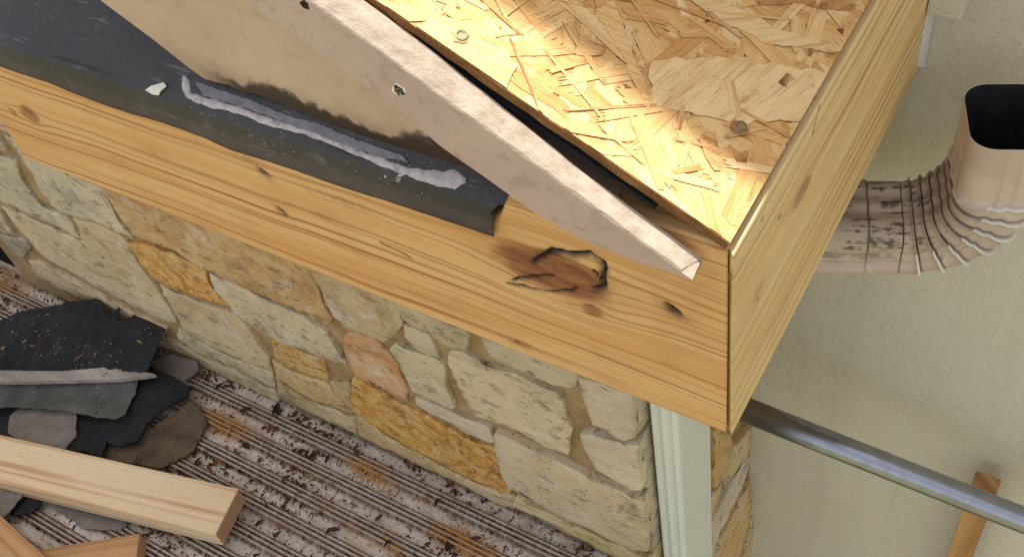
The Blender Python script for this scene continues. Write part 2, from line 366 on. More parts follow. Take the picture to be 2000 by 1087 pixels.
TAN = [(.0, lin(212, 166, 106)), (.15, lin(220, 180, 122)), (.3, lin(204, 156, 96)), (.45, lin(216, 174, 116)), (.6, lin(226, 194, 144)), (.75, lin(212, 166, 106)), (.88, lin(194, 140, 82)), (1., lin(218, 176, 118))]
def m_strand(name, cols, dark=False):
    t = NT(name); oi = t.objinfo()
    lc = t.node('Attribute', attribute_name='lc').outputs['Vector']; x, y, z = t.sep(lc)
    rnd = t.m_('FRACT', t.add(oi['Random'], z)); c = t.comb(x, y, t.mul(rnd, 5.))
    s1 = t.noise(t.comb(t.mul(x, 10.), t.mul(y, 150.), t.mul(rnd, 50.)), 1., 3., .6)
    s2 = t.noise(t.comb(t.mul(x, 45.), t.mul(y, 520.), t.mul(rnd, 50.)), 1., 2., .6)
    base = t.ramp(rnd, cols)
    col = t.mix(t.mul(t.step(s1, .42, .75), .5), base, t.mix(.8, base, lin(206, 164, 112), 'MULTIPLY'))
    col = t.mix(t.mul(t.step(s2, .50, .75), .42), col, lin(160, 104, 54))
    blot = t.noise(t.vadd(c, (3., 0, 0)), 34., 4., .65)
    col = t.mix(t.mul(t.step(blot, .5, .72), .3), col, lin(226, 192, 138))
    P = t.pos(); px, py, pz = t.sep(P)
    br = t.mul(t.step(t.noise(P, 24., 4., .7), .60, .74), .5)
    col = t.mix(br, col, lin(168, 112, 60))
    w1 = t.m_('SINE', t.mul(t.add(px, t.mul(py, .25)), 2100.)); w2 = t.m_('SINE', t.mul(t.sub(py, t.mul(px, .25)), 2600.))
    scr = t.mul(w1, w2)
    h = t.add(t.mul(scr, .25), t.add(t.mul(s1, .6), t.mul(s2, .4)))
    col = t.mix(t.mul(t.step(scr, .2, .9), .16), col, lin(140, 92, 48))
    if dark:
        tn = t.ramp(rnd, TAN); mk = t.step(t.add(t.mul(s1, .6), t.mul(blot, .5)), .42, .62)
        col = t.mix(t.mul(mk, .75), col, tn)
    hair = t.step(t.noise(t.comb(t.mul(x, 14.), t.mul(y, 330.), t.mul(rnd, 31.)), 1., 2., .5), .60, .68)
    col = t.mix(t.mul(hair, .38), col, lin(150, 98, 52))
    fl = t.step(t.noise(P, 60., 4., .7), .66, .74)
    col = t.mix(t.mul(fl, .35), col, lin(120, 74, 40))
    return t.done(col, .6, 0, t.bump(h, .5, .0012), .25)
M_STRAND = m_strand('osb strand', TAN)
M_STRAND_D = m_strand('osb bark strand', [(.0, lin(130, 78, 42)), (.5, lin(150, 96, 56)), (1., lin(112, 64, 36))], True)
M_OSBEDGE = m_simple('osb cut edge', [(.3, lin(74, 48, 26)), (.5, lin(128, 88, 50)), (.7, lin(164, 118, 70))], 90., .85, .003, .8, stretch=(.5, 1, 4))
M_STRANDSIDE = m_simple('resin line', [(.3, lin(150, 104, 60)), (.7, lin(186, 138, 86))], 90., .8, .001)

# ================================================================ SETTING
ZB = -.95; YS = .15
g = wobj('ground', [(-60, -60, -3.2), (60, -60, -3.2), (60, 60, -3.2), (-60, 60, -3.2)], [[0, 1, 2, 3]], M_GROUND, base=(0, 0, -3.2)); g['kind'] = 'structure'

# tall stucco wall behind; unseen gable roof shaped so its rake throws the shade
YW = .52; PITCH = math.radians(27.8); TP = math.tan(PITCH)
sw = thing('stucco_wall', 'plain olive beige stucco house wall behind the eave corner', 'wall', (0, YW, -3.2))
vs, fs = prism([(-4, -3.2), (3, -3.2), (3, 1.14-3*TP-.05), (-4, 1.14+4*TP-.05)], YW, YW+.25, 'y')
wobj('wall_face', vs, fs, M_STUCCO, sw, base=(0, YW, 0))
RZ = 1.14
ur = thing('shade_roof', 'unseen gable roof above the stucco wall, shaped to throw the shade', 'roof', (0, YW, RZ))
def rake_prism(x0, x1, y0, y1, dz0, dz1):
    return prism([(x0, RZ-x0*TP+dz0), (x1, RZ-x1*TP+dz0), (x1, RZ-x1*TP+dz1), (x0, RZ-x0*TP+dz1)], y0, y1, 'y')
vs, fs = rake_prism(-4, 3, .452, 4.5, -.02, .0); wobj('roof_deck', vs, fs, M_SOFFIT, ur)
vs, fs = rake_prism(-4, 3, .434, .450, -.15, -.0); wobj('rake_board', vs, fs, M_WHITE, ur)
pts = []; x = -4.; top = []
edge = []
while x < 3.:
    w_ = .14; edge.append((x, .418+R.uniform(-.005, .005))); edge.append((x+w_*.96, .418+R.uniform(-.012, .008))); x += w_  # ragged edge shaped to make the shadow line wavy
vs = [(a, b, RZ+.002-a*TP) for a, b in edge]+[(a, b, RZ+.009-a*TP) for a, b in edge]+[(a, 4.5, RZ+.002-a*TP) for a, b in edge]+[(a, 4.5, RZ+.009-a*TP) for a, b in edge]
n = len(edge); fs = []
for i in range(n-1):
    fs += [[i, i+1, n+i+1, n+i], [n+i, n+i+1, 3*n+i+1, 3*n+i], [i, 2*n+i, 2*n+i+1, i+1]]
wobj('shingle_course', vs, fs, M_ROOFING, ur)

# ================================================================ STONE WALL
wall = thing('stone_wall', 'rough mixed limestone wall under the front fascia board', 'wall', (-.8, YS, -1.9))
XC = -.175
vs, fs = prism([(-1.56, -1.9), (XC, -1.9), (XC, .02), (-1.56, .02)], YS-.0155, YS+.37, 'y')
core = wobj('mortar', vs, fs, M_MORTAR, wall)
def stone(name, P, lo, hi, axis, color, rust, parent, rr, bevel=.0018, rough=.0026, grow=0.):
    cx = sum(p[0] for p in P)/len(P); cz = sum(p[1] for p in P)/len(P)
    P = [(p[0]+(p[0]-cx)/max(.02, math.hypot(p[0]-cx, p[1]-cz))*grow, p[1]+(p[1]-cz)/max(.02, math.hypot(p[0]-cx, p[1]-cz))*grow) for p in P]
    P = poly_resample(P, .018, .0022, rr)
    bm = bmesh.new()
    f = {'y': lambda p, d: (p[0], d, p[1]), 'x': lambda p, d: (d, p[0], p[1])}[axis]
    n = len(P); a = [bm.verts.new(f(p, lo)) for p in P]; b = [bm.verts.new(f(p, hi)) for p in P]
    front = bm.faces.new(b)
    for i in range(n): bm.faces.new((a[i], a[(i+1) % n], b[(i+1) % n], b[i]))
    fe = [e for e in front.edges]
    bmesh.ops.bevel(bm, geom=fe, offset=bevel, segments=2, affect='EDGES', profile=.5, clamp_overlap=True)
    big = [q for q in bm.faces if len(q.verts) > 4]
    bmesh.ops.triangulate(bm, faces=big)
    for it in range(4):
        es = [e for e in bm.edges if e.calc_length() > .015]
        if es: bmesh.ops.subdivide_edges(bm, edges=es, cuts=1, use_grid_fill=False); bmesh.ops.triangulate(bm, faces=[q for q in bm.faces if len(q.verts) > 4])
    off = Vector((rr.uniform(-9, 9), rr.uniform(-9, 9), rr.uniform(-9, 9)))
    sgn = -1 if axis == 'y' else 1
    for v in bm.verts:
        d = mnoise.noise(v.co*12+off)*rough*.7+(1-2*abs(mnoise.noise(v.co*38+off)))*rough*.5+mnoise.noise(v.co*120+off)*rough*.6
        i = 1 if axis == 'y' else 0
        if abs(v.co[i]-lo) > 1e-5: v.co[i] += sgn*d
    vs = np.array([v.co[:] for v in bm.verts]); base = (vs.min(0)+vs.max(0))/2; base[2] = vs[:, 2].min()
    for v in bm.verts: v.co -= Vector(base)
    me = bm_finish(bm, name, M_STONE, True)
    o = obj(name, me, parent, Matrix.Translation(base)); o.color = (*color, rust); return o
for P, c, ru in [([[-1.2143,-0.4265],[-1.1705,-0.4304],[-1.0306,-0.4376],[-1.0357,-0.4834],[-1.0422,-0.5296],[-1.0347,-0.5731],[-1.113,-0.572],[-1.1981,-0.5904],[-1.2169,-0.5751],[-1.215,-0.5191],[-1.2078,-0.465]],[0.402,0.3916,0.305],0.0),([[-1.3368,-0.4883],[-1.2915,-0.4949],[-1.2421,-0.4884],[-1.2697,-0.5433],[-1.2667,-0.6013],[-1.2233,-0.6021],[-1.2053,-0.6119],[-1.2131,-0.6571],[-1.2659,-0.6489],[-1.3097,-0.6467],[-1.3544,-0.6445],[-1.4068,-0.6424],[-1.4635,-0.6441]],[0.3515,0.3419,0.2705],0.0),([[-1.4075,-0.6609],[-1.3642,-0.6576],[-1.3191,-0.6597],[-1.2725,-0.6621],[-1.2099,-0.6673],[-1.1884,-0.6273],[-1.1847,-0.5959],[-1.1193,-0.5818],[-1.0684,-0.5877],[-1.0645,-0.6043],[-1.0698,-0.6466],[-1.0667,-0.6985],[-1.0614,-0.7601],[-1.0713,-0.817],[-1.1461,-0.8256],[-1.2568,-0.8125],[-1.3381,-0.7961],[-1.3843,-0.7828],[-1.3926,-0.7439],[-1.4054,-0.7218],[-1.4089,-0.6987]],[0.4452,0.3916,0.2542],0.05),([[-1.4872,-0.6731],[-1.4266,-0.6713],[-1.4377,-0.7108],[-1.447,-0.7453],[-1.49,-0.7581],[-1.5455,-0.7448]],[0.3515,0.305,0.1946],0.0),([[-1.5046,-0.7788],[-1.4321,-0.7557],[-1.4224,-0.777],[-1.4788,-0.826],[-1.5069,-0.8358]],[0.2623,0.2384,0.1946],0.0),([[-1.4628,-0.8322],[-1.4155,-0.8147],[-1.36,-0.8241],[-1.276,-0.8428],[-1.1626,-0.8522],[-1.1173,-0.8537],[-1.1538,-0.9014],[-1.3133,-0.9019],[-1.4795,-0.8875]],[0.3813,0.314,0.2016],0.15),([[-1.0297,-0.453],[-0.9182,-0.4413],[-0.7741,-0.4442],[-0.6347,-0.4493],[-0.6417,-0.4916],[-0.6462,-0.538],[-0.6447,-0.5717],[-0.666,-0.6033],[-0.7014,-0.5896],[-0.7541,-0.5892],[-0.8194,-0.5823],[-0.8851,-0.5804],[-0.9355,-0.5658],[-1.0007,-0.5701],[-1.0238,-0.566],[-1.0258,-0.5172]],[0.305,0.2016,0.0931],0.35),([[-1.0562,-0.6018],[-1.0088,-0.5844],[-0.9421,-0.5783],[-0.8897,-0.5897],[-0.8965,-0.6186],[-0.8917,-0.6436],[-0.8777,-0.6658],[-0.9133,-0.675],[-0.9663,-0.6834],[-1.0131,-0.6883],[-1.045,-0.6788],[-1.0552,-0.6475]],[0.4125,0.2542,0.0887],0.75),([[-1.0377,-0.695],[-1.0144,-0.7035],[-0.9226,-0.6942],[-0.875,-0.6878],[-0.8617,-0.7059],[-0.8539,-0.7396],[-0.8485,-0.7828],[-0.8557,-0.8263],[-0.9021,-0.8344],[-0.9444,-0.8412],[-0.9702,-0.8411],[-1.0166,-0.8359],[-1.054,-0.8283],[-1.0407,-0.7663],[-1.0439,-0.7236]],[0.402,0.3515,0.2159],0.08),([[-0.8747,-0.591],[-0.8236,-0.5915],[-0.7591,-0.6014],[-0.706,-0.6016],[-0.6684,-0.6204],[-0.6609,-0.664],[-0.6552,-0.6866],[-0.7008,-0.6947],[-0.7602,-0.7061],[-0.78,-0.7145],[-0.8083,-0.7049],[-0.8549,-0.693],[-0.8659,-0.6844],[-0.8695,-0.6553],[-0.8841,-0.6323]],[0.3813,0.3515,0.2542],0.02),([[-0.811,-0.7266],[-0.7802,-0.7227],[-0.7081,-0.7149],[-0.7237,-0.7754],[-0.7583,-0.7852],[-0.8054,-0.7862],[-0.823,-0.7736]],[0.3813,0.2542,0.107],0.6),([[-0.8347,-0.7891],[-0.8107,-0.7994],[-0.7289,-0.7901],[-0.7187,-0.8143],[-0.696,-0.8581],[-0.7965,-0.8699],[-0.8528,-0.8545]],[0.3813,0.305,0.1441],0.4),([[-1.0712,-0.8376],[-1.0238,-0.8505],[-0.9842,-0.8582],[-0.9848,-0.8924],[-1.0474,-0.8978],[-1.1009,-0.8845]],[0.3712,0.3325,0.2016],0.0),([[-0.977,-0.8556],[-0.9027,-0.8438],[-0.8628,-0.838],[-0.8808,-0.895],[-0.935,-0.8908],[-0.9705,-0.8824]],[0.3712,0.3231,0.1946],0.05),([[-0.6345,-0.4441],[-0.5572,-0.4487],[-0.4986,-0.4465],[-0.5022,-0.4816],[-0.5037,-0.5105],[-0.5348,-0.5554],[-0.5542,-0.5719],[-0.6156,-0.5821],[-0.6312,-0.5565],[-0.6297,-0.5118],[-0.6327,-0.4862]],[0.2874,0.2307,0.1274],0.15),([[-0.6171,-0.5948],[-0.5729,-0.5847],[-0.558,-0.6026],[-0.5462,-0.6288],[-0.5464,-0.6772],[-0.5568,-0.732],[-0.5715,-0.7345],[-0.6016,-0.7154],[-0.6436,-0.7156],[-0.6443,-0.6711],[-0.6354,-0.633]],[0.4342,0.1812,0.0723],0.2),([[-0.5239,-0.5678],[-0.5109,-0.5698],[-0.4618,-0.5661],[-0.4549,-0.5749],[-0.4637,-0.6261],[-0.4615,-0.6756],[-0.4704,-0.6879],[-0.5308,-0.6793],[-0.5315,-0.6488],[-0.5311,-0.6187],[-0.5401,-0.5948]],[0.4452,0.4233,0.2961],0.02),([[-0.4969,-0.5123],[-0.4822,-0.5121],[-0.4607,-0.5123],[-0.4601,-0.5559],[-0.4894,-0.5611],[-0.5001,-0.5363]],[0.3712,0.3515,0.2705],0.0),([[-0.5006,-0.4619],[-0.4569,-0.4602],[-0.4001,-0.4612],[-0.3984,-0.4813],[-0.406,-0.5092],[-0.4366,-0.521],[-0.4548,-0.5015],[-0.482,-0.5021],[-0.4926,-0.4904]],[0.3515,0.314,0.2159],0.05),([[-0.4342,-0.5307],[-0.409,-0.5197],[-0.3765,-0.5297],[-0.3334,-0.5197],[-0.2862,-0.5252],[-0.2777,-0.5254],[-0.2698,-0.5362],[-0.2691,-0.5763],[-0.2626,-0.602],[-0.2793,-0.6774],[-0.3132,-0.6794],[-0.3494,-0.6669],[-0.4193,-0.6765],[-0.4329,-0.6342],[-0.4364,-0.5899],[-0.4436,-0.5613]],[0.4793,0.4452,0.3231],0.06),([[-0.3722,-0.4513],[-0.3356,-0.4486],[-0.2596,-0.4514],[-0.2397,-0.4654],[-0.2436,-0.4932],[-0.2555,-0.506],[-0.2794,-0.5121],[-0.3097,-0.5087],[-0.3385,-0.5062],[-0.3667,-0.5063],[-0.3733,-0.4864]],[0.3916,0.3515,0.2623],0.0),([[-0.2354,-0.4628],[-0.2002,-0.4548],[-0.1674,-0.4551],[-0.1658,-0.4803],[-0.1688,-0.5466],[-0.1838,-0.5664],[-0.1942,-0.5666],[-0.2072,-0.5568],[-0.2256,-0.5588],[-0.229,-0.5301],[-0.2325,-0.5113],[-0.2343,-0.4831]],[0.4342,0.3813,0.305],0.0),([[-0.2453,-0.5973],[-0.2247,-0.5795],[-0.1974,-0.5807],[-0.1678,-0.5622],[-0.168,-0.6207],[-0.1669,-0.6743],[-0.1838,-0.6877],[-0.2331,-0.6736],[-0.245,-0.6293]],[0.4452,0.4125,0.3231],0.0),([[-0.3915,-0.6974],[-0.3536,-0.6923],[-0.2835,-0.6993],[-0.2309,-0.7055],[-0.1853,-0.7094],[-0.1673,-0.6921],[-0.1672,-0.7555],[-0.1686,-0.8519],[-0.1924,-0.8737],[-0.2809,-0.8715],[-0.3277,-0.868],[-0.3723,-0.8555],[-0.4003,-0.8574],[-0.4024,-0.8041],[-0.4022,-0.7503]],[0.4452,0.3916,0.2705],0.05),([[-0.3903,-0.8779],[-0.3294,-0.8807],[-0.2584,-0.8827],[-0.179,-0.8794],[-0.1656,-0.8685],[-0.1672,-0.9309],[-0.2004,-0.9318],[-0.3993,-0.9095]],[0.4125,0.3515,0.162],0.1),([[-0.5305,-0.7056],[-0.5104,-0.7006],[-0.4685,-0.6986],[-0.4479,-0.6996],[-0.4227,-0.6933],[-0.4085,-0.6983],[-0.4046,-0.7269],[-0.4175,-0.7402],[-0.4514,-0.7403],[-0.4789,-0.7328],[-0.5164,-0.7316],[-0.5293,-0.7182]],[0.4452,0.402,0.314],0.0),([[-0.6504,-0.7306],[-0.6229,-0.7355],[-0.5698,-0.7487],[-0.5288,-0.7482],[-0.4899,-0.757],[-0.4391,-0.7611],[-0.4075,-0.7513],[-0.4023,-0.813],[-0.407,-0.8802],[-0.4274,-0.8917],[-0.4799,-0.8959],[-0.5575,-0.8843],[-0.6103,-0.8767],[-0.6617,-0.8612],[-0.6855,-0.8451],[-0.6832,-0.8005]],[0.4452,0.305,0.0931],0.8),([[-1.1855,-0.9158],[-1.1351,-0.8958],[-1.0529,-0.9089],[-0.9828,-0.9038],[-0.8839,-0.908],[-0.8949,-0.9489],[-1.0745,-0.9521],[-1.2211,-0.955]],[0.3813,0.3231,0.2016],0.05),([[-0.8586,-0.8688],[-0.8011,-0.8821],[-0.6992,-0.868],[-0.7136,-0.9253],[-0.8128,-0.931],[-0.8748,-0.9198]],[0.3712,0.314,0.162],0.15),([[-0.6872,-0.8569],[-0.6142,-0.8905],[-0.5615,-0.8999],[-0.4978,-0.9082],[-0.5043,-0.938],[-0.6091,-0.9353],[-0.7107,-0.9298]],[0.402,0.3325,0.162],0.3),([[-0.4918,-0.9117],[-0.4446,-0.9038],[-0.4007,-0.8912],[-0.4083,-0.9353],[-0.4521,-0.943],[-0.4978,-0.9395]],[0.402,0.3325,0.162],0.1),([[-0.7144,-0.784],[-0.6716,-0.7533],[-0.6781,-0.7972],[-0.6861,-0.847],[-0.7137,-0.8424]],[0.3515,0.2874,0.15],0.2)]:
    dep = R.uniform(.1275, .1310)
    if max(p[0] for p in P) > -.19: dep = .1235
    stone('stone', P, YS+.03, dep, 'y', c, ru, wall, R, grow=.0045 if P[0][0] < -.45 else .001)
for z0, z1, xa, xb in ((-.475, -.368, -1.55, -1.235), (-.418, -.362, -1.222, -.95), (-.355, -.250, -1.55, -.60), (-.240, -.130, -1.55, -.70), (-.120, -.010, -1.55, -.80)):
    x_ = xa
    while x_ < xb-.06:
        w_ = min(R.uniform(.11, .24), xb-x_)
        j_ = lambda k_: R.uniform(-k_, k_)
        P = [(x_+.006+j_(.006), z0+.006+j_(.005)), (x_+w_*.5, z0+.004+j_(.006)), (x_+w_-.006+j_(.006), z0+.006+j_(.005)), (x_+w_-.005+j_(.008), z1-.006+j_(.005)), (x_+w_*.5, z1-.005+j_(.006)), (x_+.006+j_(.006), z1-.006+j_(.005))]
        stone('stone', P, YS+.03, R.uniform(.1275, .131), 'y', R.choice([(.40, .37, .29), (.34, .33, .28), (.42, .36, .25), (.38, .36, .31)]), R.choice([0., .1, .5]), wall, R)
        x_ += w_
for P, c in [([[0.34,-0.8431],[0.4068,-0.9573],[0.4013,-1.0049],[0.3745,-1.0375],[0.3375,-1.0279]],[0.552,0.3419,0.1221]),([[0.414,-1.0114],[0.4872,-1.0555],[0.4918,-1.1445],[0.3767,-1.0809],[0.3724,-1.0426]],[0.5149,0.4125,0.2159]),([[0.4725,-1.1252],[0.4907,-1.1697],[0.4623,-1.2167],[0.3505,-1.2069],[0.3212,-1.2532],[0.2763,-1.1667],[0.3362,-1.1237]],[0.552,0.552,0.5149]),([[0.4926,-1.2571],[0.5104,-1.4097],[0.4468,-1.4953],[0.3386,-1.2868],[0.3728,-1.2577]],[0.552,0.3712,0.162]),([[0.3333,-1.038],[0.3683,-1.0495],[0.345,-1.0933],[0.3072,-1.1091],[0.3187,-1.0568]],[0.491,0.305,0.117]),([[0.5174,-1.4438],[0.5369,-1.6945],[0.4643,-1.5531]],[0.5149,0.4342,0.2623])]:
    stone('stone', P, XC-.02, -.163, 'x', c, .12, wall, R, .006, .003)
# returns of the corner stones round the edge
for z0, z1 in ((-.36, -.555), (-.57, -.70), (-.715, -.90)):
    stone('stone', [(.135, z0), (.24, z0-.004), (.245, z1+.005), (.135, z1)], XC-.02, -.166, 'x', (.30, .28, .23), 0., wall, R, .006, .003)

# ================================================================ BOXED EAVE: fascia boards
def smoothnoise(x, z, s, seed):
    return sum(np.sin(x*s*a+z*s*b+seed*c)*w for a, b, c, w in ((.7, 1.3, 1., .4), (1.7, -.9, 2.3, .25), (-.5, 2.1, 3.7, .2), (2.9, .6, 5.1, .15)))
def seg_d(x, z, a, b):
    ax, az = a; bx, bz = b; dx, dz = bx-ax, bz-az; t = np.clip(((x-ax)*dx+(z-az)*dz)/(dx*dx+dz*dz), 0, 1)
    return np.hypot(x-ax-t*dx, z-az-t*dz)
def fascia_mesh(name, L, H, T, u0, knots, cracks, stains, holes, mat, axis, toptaper=None, step=.0022, seedv=0., mitre=0):
    nu = int(L/step); nv = int(H/step)
    u = np.linspace(u0, u0+L, nu+1); v = np.linspace(-H, 0, nv+1)
    U, Vv = np.meshgrid(u, v, indexing='ij')
    top = toptaper(U) if toptaper else np.zeros_like(U)
    Z = Vv*(1+top/H)+top*(Vv/H+1)*0
    Z = -H+(Vv+H)*(H+top)/H
    ring = Z+.010*smoothnoise(U*.5, Z*.6, 7., seedv)+.0025*smoothnoise(U, Z, 23., seedv+2)
    knot = np.zeros_like(U); kr = np.zeros_like(U); dark = np.zeros_like(U); stain = np.zeros_like(U); D = np.zeros_like(U)
    for kx, kz, rx, rz, kk in knots:
        wx = U+.006*smoothnoise(U, Z, 60., kx); wz = Z+.003*smoothnoise(U, Z, 80., kz)
        d2 = ((wx-kx)/rx)**2+((wz-kz)/rz)**2
        ring = kz+(ring-kz)*(1-.72*np.exp(-d2/3.5))
        kk_ = kk*np.clip(1.5-d2*.9, 0, 1); knot = np.maximum(knot, kk_); kr = np.where(kk_ > .02, np.sqrt(d2)*9, kr)
        stain = np.maximum(stain, .42*kk*np.exp(-np.maximum(d2-.8, 0)/.9))
        D += .0016*np.exp(-d2)*kk+.0007*np.clip(1.2-d2, 0, 1)*kk*smoothnoise(U*.25, Z, 420., kx)
    for line, wdt, dep in cracks:
        for a, b in zip(line[:-1], line[1:]):
            d = seg_d(U+.0022*smoothnoise(U, Z, 140., 1.), Z+.0022*smoothnoise(U, Z, 150., 4.), a, b)
            k = np.exp(-(d/wdt)**2); dark = np.maximum(dark, k*1.1); D = np.minimum(D, D*(1-k)-dep*k)
    for sx, sz, rx, rz, k in stains:
        stain = np.maximum(stain, k*np.exp(-(((U-sx)/rx)**2+((Z-sz)/rz)**2)))
    for hx, hz, r in holes:
        d = np.hypot((U-hx)/1.5, Z-hz+(U-hx)*.5); k = np.clip(1.6-d/r, 0, 1); dark = np.maximum(dark, k); D = np.minimum(D, -.006*k); stain = np.maximum(stain, .6*np.exp(-(d/r/2.2)**2))
    ease = .004 if axis == 'y' else .0012
    D -= ease*np.clip((Z-(top-.006))/.006, 0, 1)**2
    D += .0006*smoothnoise(U, Z, 12., seedv+7)
    P = np.stack([U, -D, Z], -1) if axis == 'y' else np.stack([D, U, Z], -1)
    verts = P.reshape(-1, 3).tolist(); W_ = nv+1
    I = np.arange(nu)[:, None]*W_+np.arange(nv)[None, :]
    q = np.stack([I, I+W_, I+W_+1, I+1], -1).reshape(-1, 4)
    faces = q.tolist()
    # back sheet + rim
    nb = len(verts); b = (lambda uu, zz: (uu, T, zz)) if axis == 'y' else (lambda uu, zz: (-T, uu, zz))
    back = [b(u[0], -H), b(u[-1], -H), b(u[-1], float(top[-1, -1])), b(u[0], float(top[0, -1]))]
    verts += back
    faces += [[nb, nb+3, nb+2, nb+1]]
    bot = [i*W_ for i in range(nu+1)]; tp = [i*W_+nv for i in range(nu+1)]
    # top surface follows the taper: ring of back-top verts
    ub = np.clip(u, None, u[-1]-T) if mitre == 1 else (np.clip(u, u[0]+T, None) if mitre == 2 else u)
    verts[nb:] = [b(ub[0], -H), b(ub[-1], -H), b(ub[-1], float(top[-1, -1])), b(ub[0], float(top[0, -1]))]
    nt = len(verts); verts += [b(float(ub[i]), float(top[i, -1])) for i in range(nu+1)]
    for i in range(nu): faces.append([tp[i], tp[i+1], nt+i+1, nt+i])
    nb2 = len(verts); verts += [b(float(ub[i]), -H) for i in range(nu+1)]
    for i in range(nu): faces.append([bot[i+1], bot[i], nb2+i, nb2+i+1])
    faces.append([j for j in range(nv+1)][::-1]+[nb2, nt][0:2] if False else [nb2]+[j for j in range(nv+1)]+[nt])
    faces.append([nb2+nu]+[nt+nu]+[nu*W_+j for j in range(nv, -1, -1)])
    if axis == 'x': faces = [f[::-1] for f in faces]
    me = _mesh(name, verts, faces, [mat])
    me.polygons.foreach_set('use_smooth', [True]*len(q)+[False]*(len(faces)-len(q)))
    ne = len(verts)-nb
    for nm, A in (('ring', ring), ('knot', knot), ('kring', kr), ('dark', dark), ('stain', stain)):
        at = me.attributes.new(nm, 'FLOAT', 'POINT')
        ex = [vv_[2] for vv_ in verts[nb:]] if nm == 'ring' else [0.]*ne
        at.data.foreach_set('value', np.concatenate([A.reshape(-1), ex]).astype(np.float32))
    return me
KN1 = [-0.8161,-0.1422]; KN2 = [-0.145,-0.0955]; KN3 = [-0.1186,-0.1298]; ST1 = [-0.2014,-0.2196]; SP1 = [-0.321,-0.1452]
H = .235
me = fascia_mesh('front_fascia', .8888, H, .038, -.89,
    [(KN1[0], KN1[1], .014, .010, .75), (KN2[0]-.006, KN2[1], .046, .022, 1.3), (KN3[0], KN3[1], .009, .007, .8)],
    [(l, .0028, .005) for l in [[[-0.1681,-0.0917],[-0.1449,-0.0674],[-0.1366,-0.066],[-0.1229,-0.0646],[-0.1122,-0.0561],[-0.1049,-0.0611],[-0.1016,-0.0729],[-0.1043,-0.0916],[-0.1113,-0.0989]],[[-0.1986,-0.1328],[-0.179,-0.13],[-0.156,-0.1239],[-0.1352,-0.1109],[-0.1299,-0.1056]],[[-0.1932,-0.1254],[-0.1714,-0.1128],[-0.1511,-0.0984]],[[-0.1108,-0.076],[-0.1071,-0.0835],[-0.1053,-0.0934]]][:1]]+[(l, .0015, .003) for l in [[[-0.1681,-0.0917],[-0.1449,-0.0674],[-0.1366,-0.066],[-0.1229,-0.0646],[-0.1122,-0.0561],[-0.1049,-0.0611],[-0.1016,-0.0729],[-0.1043,-0.0916],[-0.1113,-0.0989]],[[-0.1986,-0.1328],[-0.179,-0.13],[-0.156,-0.1239],[-0.1352,-0.1109],[-0.1299,-0.1056]],[[-0.1932,-0.1254],[-0.1714,-0.1128],[-0.1511,-0.0984]],[[-0.1108,-0.076],[-0.1071,-0.0835],[-0.1053,-0.0934]]][1:]]+[([(SP1[0]-.016, SP1[1]+.002), (SP1[0]+.018, SP1[1]-.004)], .0011, .002)],
    [(ST1[0], ST1[1], .012, .005, 1.), (-.30, -.205, .05, .004, .35), (-.55, -.19, .06, .003, .35), (-.70, -.10, .04, .003, .3), (-.10, -.19, .03, .002, .5), (-.05, -.165, .012, .0016, .6), (SP1[0]-.08, SP1[1]+.012, .012, .004, .5), (-.36, -.10, .03, .006, .45), (-.62, -.13, .02, .006, .35), (-.47, -.085, .02, .008, .35), (KN2[0]+.02, KN2[1]-.012, .03, .022, .5)],
    [([-0.4566,-0.0983][0], [-0.4566,-0.0983][1], .0035), ([-0.4561,-0.15][0], [-0.4561,-0.15][1], .0030), ([-0.0456,-0.0915][0], [-0.0456,-0.0915][1], .0042), ([-0.847,-0.1491][0], [-0.847,-0.1491][1], .0022)],
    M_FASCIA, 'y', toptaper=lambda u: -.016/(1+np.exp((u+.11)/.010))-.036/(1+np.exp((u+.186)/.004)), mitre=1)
ff = tag(obj('fascia_board', me), 'honey coloured pine fascia board with a large cracked knot', 'board')
me = fascia_mesh('side_fascia', .555, H, .038, -.0005,
    [(.135, -.075, .022, .010, .5)], [([(.163, -.006), (.157, -.018), (.150, -.024)], .0012, .002)],
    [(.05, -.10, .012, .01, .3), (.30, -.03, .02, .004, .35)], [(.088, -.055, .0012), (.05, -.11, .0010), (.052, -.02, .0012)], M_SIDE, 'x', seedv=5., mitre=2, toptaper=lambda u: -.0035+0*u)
sf = tag(obj('fascia_board', me, M=Matrix.Translation((.0034, 0, 0))), 'pale yellow pine fascia board on the right side of the corner', 'board')

# white end trim under the far end of the side fascia, bracket on the wall
vs, fs = prism([(.49, -.225), (.518, -.248), (.518, -.12), (.49, -.16)], -.03, .006, 'x')
wobj('trim_block', vs, fs, M_WHITE); tag(bpy.data.objects['trim_block'], 'white painted trim piece behind the far end of the side fascia', 'trim')
SL = [[0.0099,0.49,-0.1155],[0.0356,0.49,-0.1097],[0.0376,0.49,-0.1512],[0.0132,0.49,-0.1542]]
bm = box_bm(.034, .040, .09, .003); me = bm_finish(bm, 'wall_bracket', M_STUCCO)
o = obj('wall_bracket', me, M=Matrix.Translation((SL[2][0]-.016, YW-.019, SL[2][2]+.043))); tag(o, 'small stucco coloured block on the wall at the top right', 'block')

# soffit and hidden framing of the box
vs, fs = prism([(-.85, -.205), (-.04, -.205), (-.04, -.195), (-.85, -.195)], .04, YS-.005, 'y')
tag(wobj('soffit_board', vs, fs, M_SOFFIT), 'shaded soffit board under the front eave return', 'board')
vs, fs = prism([(-.165, -.205), (-.04, -.205), (-.04, -.195), (-.165, -.195)], YS+.005, YW-.002, 'y')
tag(wobj('soffit_board', vs, fs, M_SOFFIT), 'shaded soffit board under the right side eave', 'board')
vs, fs = prism([(-.045, -.19), (-.045, .005), (-.9, .005+.855*TP), (-.9, -.19)], .11, .13, 'y')
tag(wobj('gable_backing', vs, fs, M_FRAMING), 'dark framing lumber hidden under the roof sheathing edge', 'lumber')

